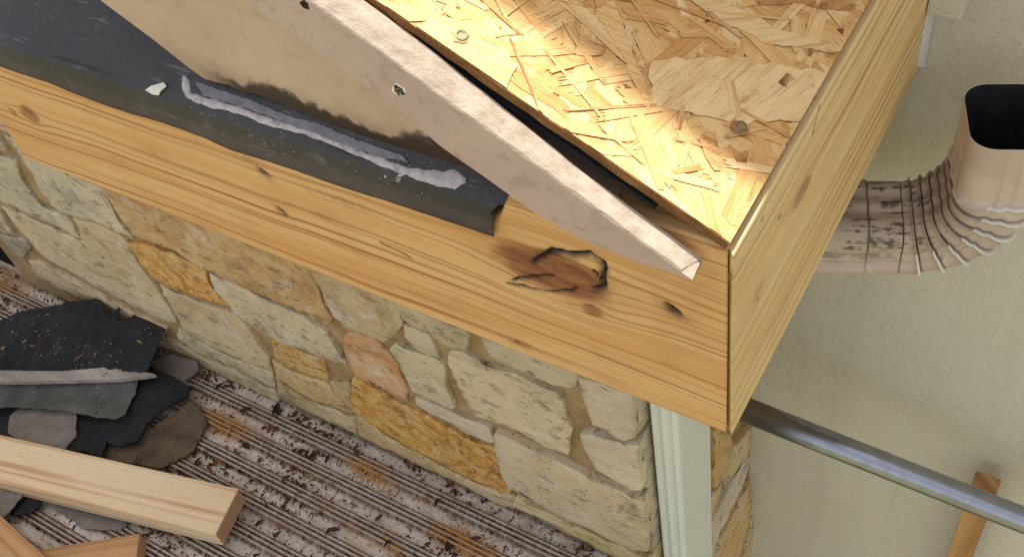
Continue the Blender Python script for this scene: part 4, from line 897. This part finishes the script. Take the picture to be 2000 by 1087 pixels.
for nm, A in (('grime', gr), ('pu', pu), ('pv', pv), ('valley', va_), ('crest_pale', wo_)):
    at_ = eb.data.attributes.new(nm, 'FLOAT', 'POINT'); at_.data.foreach_set('value', np.array(A, np.float32))
crest = [p[5] for p in path]
for e_ in eb.data.edges:
    a, b = e_.vertices
    if a//n == b//n and crest[a//n]: e_.use_edge_sharp = True
inn = []
for k_, (dz, sc, fl_) in enumerate(((-.0006, .985, 0.), (.02, .965, .4), (.05, .955, 1.), (.09, .95, 1.), (.095, .94, 1.))):
    for a, b in rg:
        a, b = flute(a, b, fl_); inn.append(P0-EZ*dz+E1*(a*sc)+E2*(b*sc))
fs = []
for i in range(4):
    for j in range(n): fs.append([i*n+j, i*n+(j+1) % n, (i+1)*n+(j+1) % n, (i+1)*n+j])
fs.append([4*n+j for j in range(n)])
wobj('inner_wall', inn, fs, M_ELBOWIN, el, smooth=True)
lip = []
for dz, sc in ((-.0006, .985), (-.0010, .992), (0., 1.0)):
    for a, b in rg: lip.append(P0-EZ*dz+E1*(a*sc)+E2*(b*sc))
fs = [[i*n+j, (i+1)*n+j, (i+1)*n+(j+1) % n, i*n+(j+1) % n] for i in range(2) for j in range(n)]
wobj('cut_rim', lip, fs, M_ELBOW, el)

def cyl_between(a, b, r, seg=40, rr_=None):
    a, b = Vector(a), Vector(b); d = (b-a).normalized(); s1 = d.orthogonal().normalized(); s2 = d.cross(s1)
    return tube_mesh([[p+(s1*math.cos(t*math.tau/seg)+s2*math.sin(t*math.tau/seg))*r for t in range(seg)] for p in (a, a.lerp(b, .3), a.lerp(b, .7), b)])
pa, pb = Vector((-.1257, .3558, -.7874)), Vector((.2659, .4157, -.9001)); dd = (pb-pa)
vs, fs = cyl_between((0, 0, 0), (dd.length*2.2, 0, 0), .0185)
Mp = frame(pa-dd*.085, dd); me = _mesh('steel_pipe', vs, fs, M_PIPE, True)
me.polygons[-1].use_smooth = False; me.polygons[-2].use_smooth = False
tag(obj('steel_pipe', me, M=Mp), 'galvanised steel pipe slanting out to the lower right', 'pipe')
bm = box_bm(1.6, .036, .032, .002); me = bm_finish(bm, 'wooden_stake', M_STAKE)
st_top = Vector((.206, .478, -.945))
tag(obj('wooden_stake', me, M=frame(st_top+Vector((.006, .0, -.8)), Vector((-.006, .0, .8)), (0, -1, 0))), 'upright wooden stake behind the steel pipe', 'stake')

# ================================================================ RIBBED METAL ROOF BELOW, WITH SCRAPS
PIT = .0475
prof = []   # (y offset within pitch, z, groove dirt)
base_prof = [(.000, .0, .6), (.0025, .0, .22), (.010, .0, .06), (.018, .0, .16), (.0205, .0, .85), (.0222, .0030, .75), (.0240, .0068, .43), (.0266, .0068, .43), (.0280, .0026, 1.), (.0298, .0022, 1.), (.0314, .0074, .43), (.0344, .0074, .43), (.0358, .0026, 1.), (.0376, .0022, 1.), (.0392, .0066, .43), (.0420, .0066, .43), (.0438, .0016, 1.), (.0460, .0, .8)]
ys = []
for k_ in range(20):
    for yo, zo, gv in base_prof: ys.append((.139-.010-k_*PIT-yo, zo, gv))
ys = [(.1478, .012, .6), (.1445, .012, .5), (.1420, .010, .7), (.1375, .001, 1.), (.1335, .0, .7)]+[y for y in ys if y[0] < .131]
xs_ = np.linspace(-2.4, -.135, 260); vs = []; gv_ = []
for x_ in xs_:
    for y_, z_, g_ in ys:
        vs.append((x_, y_, ZB+z_+.0012*mnoise.noise(Vector((x_*3, y_*9, 0))))); gv_.append(g_)
m_ = len(ys); fs = [[i*m_+j, (i+1)*m_+j, (i+1)*m_+j+1, i*m_+j+1] for i in range(len(xs_)-1) for j in range(m_-1)]
mr = wobj('ribbed_roof_panel', vs, [f[::-1] for f in fs], M_METAL, base=(-1.2, -.3, ZB))
at_ = mr.data.attributes.new('groove', 'FLOAT', 'POINT'); at_.data.foreach_set('value', np.array(gv_, np.float32))
tag(mr, 'dirty white ribbed metal roofing littered with debris below the stone wall', 'roofing')

vs, fs = prism([(-2.5, -2.2), (-1.575, -2.2), (-1.575, .1), (-2.5, .1)], .26, .30, 'y')
tag(wobj('navy_panel', vs, fs, M_NAVY), 'dark navy panel beyond the left end of the stone wall', 'panel')

# loose sheets ------------------------------------------------------------
def sheet(name, P, th, mat, label, cat, group=None, bend=0., warp=.004, step=.005, jit=.0014, seedv=0):
    rr = random.Random(seedv+5); Q = poly_resample([(p[0], p[1]) for p in P], step, jit, rr)
    A = np.array([[p[0], p[1], 1.] for p in P]); zc = np.linalg.lstsq(A, np.array([p[2] for p in P]), rcond=None)[0]
    cx = sum(p[0] for p in P)/len(P); cy = sum(p[1] for p in P)/len(P)
    bm = bmesh.new(); f = bm.faces.new([bm.verts.new((q[0], q[1], 0)) for q in Q])
    bmesh.ops.triangulate(bm, faces=[f])
    for it in range(3):
        es = [e for e in bm.edges if e.calc_length() > .03]
        if es: bmesh.ops.subdivide_edges(bm, edges=es, cuts=1); bmesh.ops.triangulate(bm, faces=[q for q in bm.faces if len(q.verts) > 3])
    for v in bm.verts:
        x_, y_ = v.co.x, v.co.y; z_ = float(zc[0]*x_+zc[1]*y_+zc[2])
        z_ += warp*mnoise.noise(Vector((x_*14+seedv, y_*14, seedv)))*1.5+warp*.5*mnoise.noise(Vector((x_*45+seedv, y_*45, seedv)))
        z_ += bend*(((x_-cx)*.8+(y_-cy)*.6)/.1)**2
        v.co.z = max(z_, ZB+.006+th)
    ex = bmesh.ops.extrude_face_region(bm, geom=bm.faces[:])
    for v in ex['geom']:
        if isinstance(v, bmesh.types.BMVert): v.co.z -= th
    base = Vector((cx, cy, min(v.co.z for v in bm.verts)))
    for v in bm.verts: v.co -= base
    me = bm_finish(bm, name, mat); o = obj(name, me, M=Matrix.Translation(base)); tag(o, label, cat, group); return o
G = 'torn roofing scraps heaped on the ribbed roof'
sheet('felt_scrap', [[-1.5223,-0.0178,-0.8965],[-1.4692,0.0213,-0.8864],[-1.4371,0.0504,-0.8788],[-1.3682,0.0861,-0.8695],[-1.2963,0.1291,-0.8583],[-1.2803,0.1262,-0.8591],[-1.2567,0.1092,-0.8635],[-1.246,0.111,-0.863],[-1.2323,0.1286,-0.8585],[-1.2263,0.1098,-0.8634],[-1.2114,0.111,-0.863],[-1.1968,0.1288,-0.8584],[-1.1729,0.1448,-0.8543],[-1.1774,0.1275,-0.8587],[-1.1668,0.1273,-0.8588],[-1.1476,0.1488,-0.8532],[-1.1202,0.1546,-0.8517],[-1.115,0.1462,-0.8539],[-1.1179,0.1205,-0.8606],[-1.1097,0.081,-0.8708],[-1.1019,0.0519,-0.8784],[-1.1871,0.0175,-0.8874],[-1.393,-0.061,-0.9078],[-1.456,-0.0872,-0.9146]], .003, M_BLACK, 'large black torn roofing felt with a ragged right edge', 'felt scrap', G, warp=.006, jit=.0012, seedv=1)
sheet('underlay_scrap', [[-1.4265,-0.102,-0.9],[-1.2621,-0.0219,-0.9],[-1.1277,0.0445,-0.9],[-1.1082,0.0107,-0.9],[-1.1058,0.0002,-0.9],[-1.0947,-0.027,-0.9],[-1.1035,-0.0414,-0.9],[-1.1475,-0.0562,-0.9],[-1.1996,-0.0689,-0.9],[-1.2665,-0.0942,-0.9],[-1.3769,-0.1443,-0.9]], .002, M_SHEET, 'grey green dusty underlay scrap below the white lath', 'felt scrap', G, warp=.004, seedv=2)
sheet('felt_scrap', [[-1.1542,0.0501,-0.914],[-1.1185,0.0713,-0.914],[-1.0785,0.0762,-0.914],[-1.039,0.074,-0.914],[-1.034,0.0574,-0.914],[-1.0497,0.0175,-0.914],[-1.0601,-0.0194,-0.914],[-1.0502,-0.0508,-0.914],[-1.0653,-0.0713,-0.914],[-1.0907,-0.0811,-0.914],[-1.1149,-0.0746,-0.914],[-1.1391,-0.0426,-0.914],[-1.1121,-0.0231,-0.914]], .004, M_BLACK, 'black folded felt scrap beside the end of the white lath', 'felt scrap', G, warp=.006, bend=-.006, seedv=3)
sheet('felt_scrap', [[-1.4151,-0.1272,-0.922],[-1.2987,-0.0794,-0.922],[-1.1415,-0.0242,-0.922],[-1.1148,-0.0579,-0.922],[-1.09,-0.1021,-0.922],[-1.1407,-0.1151,-0.922],[-1.2435,-0.1549,-0.922],[-1.3522,-0.181,-0.922]], .003, M_BLACK, 'black felt layer under the grey shingle tab', 'felt scrap', G, warp=.003, seedv=4)
sheet('shingle_scrap', [[-1.3058,-0.1203,-0.914],[-1.3051,-0.1035,-0.914],[-1.2523,-0.079,-0.914],[-1.1942,-0.0578,-0.914],[-1.1569,-0.0966,-0.914],[-1.1573,-0.1237,-0.914],[-1.2214,-0.1451,-0.914],[-1.2805,-0.148,-0.914]], .004, M_GREYTAB, 'flat taupe grey shingle tab just above the pale board', 'shingle', G, warp=.0015, seedv=5)
sheet('shingle_scrap', [[-1.0592,-0.0177,-0.936],[-1.0387,0.0195,-0.936],[-1.0296,0.0564,-0.936],[-1.0051,0.0537,-0.936],[-0.976,0.0373,-0.936],[-0.9575,-0.0192,-0.936],[-0.9756,-0.0497,-0.936],[-0.9928,-0.0731,-0.936],[-1.038,-0.0849,-0.936],[-1.0445,-0.0493,-0.936]], .004, M_BROWNTAB, 'brown mossy shingle piece right of the heap', 'shingle', G, warp=.004, seedv=6)
sheet('shingle_scrap', [[-1.1537,0.0896,-0.93],[-1.1357,0.1153,-0.93],[-1.0749,0.1278,-0.93],[-1.0591,0.1128,-0.93],[-1.067,0.0849,-0.93],[-1.0505,0.0805,-0.93],[-1.0911,0.0666,-0.93],[-1.1208,0.0627,-0.93]], .004, M_GREYTAB, 'small grey brown shingle piece at the foot of the stone wall', 'shingle', G, warp=.003, seedv=7)
sheet('shingle_scrap', [[-1.1308,-0.0687,-0.934],[-1.1049,-0.0428,-0.934],[-1.0685,-0.012,-0.934],[-1.0511,-0.0198,-0.934],[-1.0414,-0.0514,-0.934],[-1.0336,-0.083,-0.934],[-1.0672,-0.0946,-0.934],[-1.1176,-0.1076,-0.934]], .003, M_BROWNTAB, 'dirty shingle piece between the black felt and the pale board', 'shingle', G, warp=.003, seedv=8)
sheet('felt_scrap', [[-1.1854,-0.2264,-0.932],[-1.1482,-0.2126,-0.932],[-1.1274,-0.2152,-0.932],[-1.1358,-0.2361,-0.932],[-1.1616,-0.2549,-0.932],[-1.181,-0.2539,-0.932]], .003, M_BLACK, 'small black scrap below the pale board', 'felt scrap', G, warp=.002, seedv=9)
sheet('shingle_scrap', [[-1.149,-0.2125,-0.94],[-1.0817,-0.1842,-0.94],[-0.9903,-0.1647,-0.94],[-0.9706,-0.1776,-0.94],[-0.9742,-0.1875,-0.94],[-1.0366,-0.2161,-0.94],[-1.0671,-0.2105,-0.94]], .003, M_GREYTAB, 'grey shingle piece under the pale board near its lower edge', 'shingle', G, warp=.002, seedv=10)
sheet('shingle_scrap', [[-1.2486,-0.2447,-0.92],[-1.2109,-0.2308,-0.92],[-1.164,-0.221,-0.92],[-1.1611,-0.2448,-0.92],[-1.1643,-0.2652,-0.92],[-1.2,-0.2867,-0.92]], .003, M_GREYTAB, 'grey shingle piece at the left frame edge below the pale board', 'shingle', G, warp=.002, seedv=12)
sheet('wood_lath', [[-1.4275,-0.0898,-0.884],[-1.2582,-0.0151,-0.884],[-1.1724,0.0337,-0.884],[-1.1317,0.045,-0.884],[-1.089,0.0549,-0.884],[-1.144,0.0179,-0.884],[-1.3502,-0.0825,-0.884],[-1.4051,-0.1089,-0.884]], .010, M_LATH, 'thin whitish weathered lath with a pointed end on the felt', 'lath', warp=.0006, jit=.0006, seedv=11)

def lumber(name, A, B, C, L, T, mat, label, bev=.003, w=None):
    A, B, C = Vector(A), Vector(B), Vector(C); u_ = (C-A); u_.z = 0; u_.normalize(); w_ = w or abs((B-A).dot(Vector((-u_.y, u_.x, 0))))
    side = Vector((-u_.y, u_.x, 0));
    if (B-A).dot(side) < 0: side = -side
    M_ = Matrix((u_, side, u_.cross(side))).transposed().to_4x4(); M_.translation = A
    up = u_.cross(side).z
    bm = box_bm(L, w_, T, bev, 3, (L/2, w_/2, -T/2*up))
    for f in bm.faces:
        if abs(f.normal.x) > .9: f.material_index = 1
    me = bm_finish(bm, name, [mat, M_END]); o = obj(name, me, M=M_); tag(o, label, 'lumber', 'lumber offcuts at the lower left'); return o
PL = [[-0.8072,-0.0519,-0.892],[-0.7914,-0.1329,-0.892],[-1.2697,-0.1593,-0.892]]; lumber('lumber_offcut', PL[0], PL[1], PL[2], .9, .038, M_PALE, 'pale planed pine offcut with squared end lying on the scraps')
O2 = [[-0.9216,-0.1809,-0.916],[-0.899,-0.2155,-0.916],[-1.0531,-0.2763,-0.916]]; lumber('lumber_offcut', O2[0], O2[1], O2[2], .4, .032, M_CEDAR, 'short orange wood offcut at the bottom edge of the photo', .002, .06)
O1 = [[-1.0224,-0.2851,-0.9],[-1.154,-0.2674,-0.9],[-1.0418,-0.3451,-0.9]]
o1d = Vector((O1[1][0]-O1[0][0], O1[1][1]-O1[0][1], 0)).normalized()
A1 = Vector(O1[0])-o1d*.30; lumber('lumber_offcut', A1, A1+Vector((-.02, -.09, 0)), A1+o1d, .9, .036, M_CEDAR, 'orange wood offcut in the bottom left corner of the photo', .002, .09)

# crumbs and leaves ---------------------------------------------------------
rl = random.Random(5)
def leaf_mesh(k):
    L = rl.uniform(.010, .022); w_ = L*rl.uniform(.25, .5); c_ = rl.uniform(.1, .35)
    pts = []; n = 6
    for i in range(n+1):
        t_ = i/n; s_ = math.sin(math.pi*min(1, t_*.96+.02))**.8
        for sd_ in (-1, 0, 1):
            pts.append(((t_-.5)*L, sd_*w_*.5*s_*rl.uniform(.8, 1.15), .002+abs(sd_)*c_*w_*s_+.004*math.sin(t_*3+k)*rl.uniform(.5, 1)))
    fs = [[i*3+j, (i+1)*3+j, (i+1)*3+j+1, i*3+j+1] for i in range(n) for j in range(2)]
    return _mesh('dry_leaf', pts, fs, M_LEAF[k % 4], True)
lm = [leaf_mesh(k) for k in range(12)]
for i, (x_, y_) in enumerate([[-0.7651,0.1324],[-0.8227,0.0499],[-0.7453,0.0333],[-0.738,0.074],[-0.6529,0.2525],[-0.7035,0.2234],[-0.6659,0.2237],[-0.5251,0.0883],[-0.7702,0.2395],[-0.9046,0.1721],[-0.7283,-0.0306],[-0.7683,-0.0951],[-0.7259,-0.0742],[-0.6389,0.0843],[-0.6477,0.0237],[-0.4154,0.1366],[-0.4768,0.2246],[-0.5464,0.083],[-0.4846,0.0784],[-1.0081,0.1066],[-0.9271,0.126],[-0.8835,0.2058],[-0.838,-0.1044],[-0.7772,-0.0443],[-0.6487,-0.0313],[-0.6229,0.0108],[-0.9302,0.0437],[-0.8847,0.0316],[-0.8445,0.0178],[-0.9289,-0.0333],[-0.6757,-0.0641],[-0.5562,-0.0052],[-0.437,0.0632],[-0.2852,0.1147],[-0.554,0.1563],[-0.3682,0.1352],[-0.4563,0.1416],[-0.3271,0.1267],[-0.8091,0.1689],[-0.8808,0.1125],[-0.8604,-0.0113],[-0.8266,-0.011],[-0.8397,-0.0695],[-0.9478,-0.0693],[-0.9367,-0.0041],[-0.9065,-0.0117],[-0.9729,-0.0706],[-0.7872,-0.0182],[-0.7782,0.0122],[-0.7406,-0.0009],[-0.6934,-0.0136],[-0.8125,-0.0818],[-0.7712,-0.0717],[-0.9801,0.1315],[-1.0358,0.1242],[-0.9321,0.0886],[-1.1173,0.137],[-1.144,0.1377],[-1.1693,0.1365],[-0.7161,0.0737],[-0.6986,0.1088],[-0.6073,0.0686],[-0.5415,0.031],[-0.4686,0.0381],[-0.5964,0.0237]]):
    M_ = Matrix.Translation((x_, y_, ZB+.005)) @ Matrix.Rotation(rl.uniform(0, 6.28), 4, 'Z') @ Matrix.Rotation(rl.uniform(-.5, .5), 4, 'X') @ Matrix.Scale(rl.uniform(.8, 1.5), 4)
    o = obj('dry_leaf', lm[i % 12], M=M_)
    hue = ['dark brown', 'rust brown', 'pale tan', 'blackish'][(i % 12) % 4]
    where = 'near the foot of the stone wall' if y_ > .06 else ('near the end of the pale board' if x_ < -.62 else 'out on the middle ribs of the metal roofing')
    tag(o, hue+' curled dry leaf '+where, 'leaf', hue+' dry leaves '+where)
vs = []; fs = []
def crumb(x_, y_, z_, s_):
    b0 = len(vs); a = rl.uniform(0, 6.28); e_ = rl.uniform(.3, 1.)
    P = [(s_, 0, 0), (-s_*.6, s_*.6*e_, 0), (-s_*.5, -s_*.7*e_, 0), (rl.uniform(-.2, .2)*s_, 0, s_*rl.uniform(.4, .9))]
    ca, sa = math.cos(a), math.sin(a)
    for p in P: vs.append((x_+p[0]*ca-p[1]*sa, y_+p[0]*sa+p[1]*ca, z_+p[2]))
    fs.extend([[b0, b0+1, b0+3], [b0+1, b0+2, b0+3], [b0+2, b0, b0+3], [b0, b0+2, b0+1]])
for i in range(22000):
    x_ = rl.uniform(-1.75, -.15); 
    y_ = .142-abs(rl.gauss(0, .22)) if i % 3 else .142-rl.random()*.5
    if mnoise.noise(Vector((x_*6, y_*9, 2.))) < rl.uniform(-.6, .35): continue
    crumb(x_, y_, ZB+.0008, min(.0055, .0012*math.exp(rl.gauss(.35, .55))))
# litter along the foot of the wall
for i in range(500):
    x_ = rl.uniform(-1.6, -.18); crumb(x_, .1375-abs(rl.gauss(0, .004)), ZB+.003, rl.uniform(.001, .0035))
fmat = [0]*len(fs)
n0 = len(fs)
for i in range(9000):   # brown plant crumbs caught between the ribs
    x_ = rl.uniform(-1.7, -.15); k_ = rl.randrange(9); y_ = .129-k_*PIT-rl.uniform(.026, .046)
    if mnoise.noise(Vector((x_*5+9, y_*8, 4.))) < rl.uniform(-.45, .35): continue
    crumb(x_, y_, ZB+.003, rl.uniform(.0018, .0048))
for i in range(1500):
    x_ = rl.uniform(-1.65, -.2); y_ = .13-rl.random()**1.2*.36
    if mnoise.noise(Vector((x_*7+3, y_*10, 8.)))+.25*(x_ < -.75) < rl.uniform(.0, .5): continue
    for q_ in range(rl.randint(3, 9)): crumb(x_+rl.gauss(0, .009), y_+rl.gauss(0, .005), ZB+.002, rl.uniform(.0022, .0078))
fmat += [1 if (i//4) % 3 else 2 for i in range(len(fs)-n0)]
cr = wobj('roof_litter', vs, fs, [M_SPECK, M_LEAF[0], M_LEAF[1]], fm=fmat); cr['kind'] = 'stuff'; tag(cr, 'dark crumbs and plant litter scattered over the ribbed roofing', 'litter')
# wood chips and flakes caught on the torn felt
vs = []; fs = []
FP = [[-1.5223,-0.0178,-0.8965],[-1.4692,0.0213,-0.8864],[-1.4371,0.0504,-0.8788],[-1.3682,0.0861,-0.8695],[-1.2963,0.1291,-0.8583],[-1.2803,0.1262,-0.8591],[-1.2567,0.1092,-0.8635],[-1.246,0.111,-0.863],[-1.2323,0.1286,-0.8585],[-1.2263,0.1098,-0.8634],[-1.2114,0.111,-0.863],[-1.1968,0.1288,-0.8584],[-1.1729,0.1448,-0.8543],[-1.1774,0.1275,-0.8587],[-1.1668,0.1273,-0.8588],[-1.1476,0.1488,-0.8532],[-1.1202,0.1546,-0.8517],[-1.115,0.1462,-0.8539],[-1.1179,0.1205,-0.8606],[-1.1097,0.081,-0.8708],[-1.1019,0.0519,-0.8784],[-1.1871,0.0175,-0.8874],[-1.393,-0.061,-0.9078],[-1.456,-0.0872,-0.9146]]
chips = []
for i in range(18):
    a = rl.random(); x_ = -1.42+a*.28; y_ = -.06+rl.random()*.08+a*.07
    z_ = ZB+.088+.26*(y_-.115)+.009
    chips.append((x_, y_, z_))
for i, (x_, y_, z_) in enumerate(chips):
    L = .003*math.exp(rl.gauss(.45, .5)); w_ = L*rl.uniform(.15, .5)
    pp = [(-L*rl.uniform(.7, 1.2), -w_*rl.random(), 0), (L*rl.uniform(.2, .7), -w_, .0008), (L*rl.uniform(.8, 1.3), w_*rl.uniform(-.4, .6), .001), (-L*rl.uniform(0, .6), w_, 0), (0, 0, .0016)]
    me = _mesh('wood_chip', pp, [[0, 1, 4], [1, 2, 4], [2, 3, 4], [3, 0, 4], [3, 2, 1, 0]], [M_LEAF[1], M_LEAF[2], M_LEAF[1], M_LATH][i % 4])
    o = obj('wood_chip', me, M=Matrix.Translation((x_, y_, z_)) @ Matrix.Rotation(rl.uniform(-.2, 1.6), 4, 'Z'))
    tag(o, ['rust brown wood sliver lying on the torn black felt', 'pale flake lying on the torn black felt', 'rust brown wood sliver lying on the torn black felt', 'grey sliver lying on the torn black felt'][i % 4], 'wood chip', 'chips on the torn felt')

vs = []; fs = []
for i in range(700):   # dust and bark crumbs on the felt and the scraps
    x_ = rl.uniform(-1.48, -1.13); y_ = rl.uniform(-.10, .10)+(x_+1.3)*.3
    if mnoise.noise(Vector((x_*12, y_*18, 6.))) < rl.uniform(-.3, .5): continue
    crumb(x_, y_, ZB+.088+.26*(y_-.115)+.005, rl.uniform(.001, .0034))
fm_ = [[0, 1, 2][(i//4) % 3] for i in range(len(fs))]
fl2 = wobj('felt_litter', vs, fs, [M_LEAF[0], M_LEAF[1], M_LATH], fm=fm_); fl2['kind'] = 'stuff'; tag(fl2, 'brown dust and bark crumbs scattered over the torn felt', 'litter')
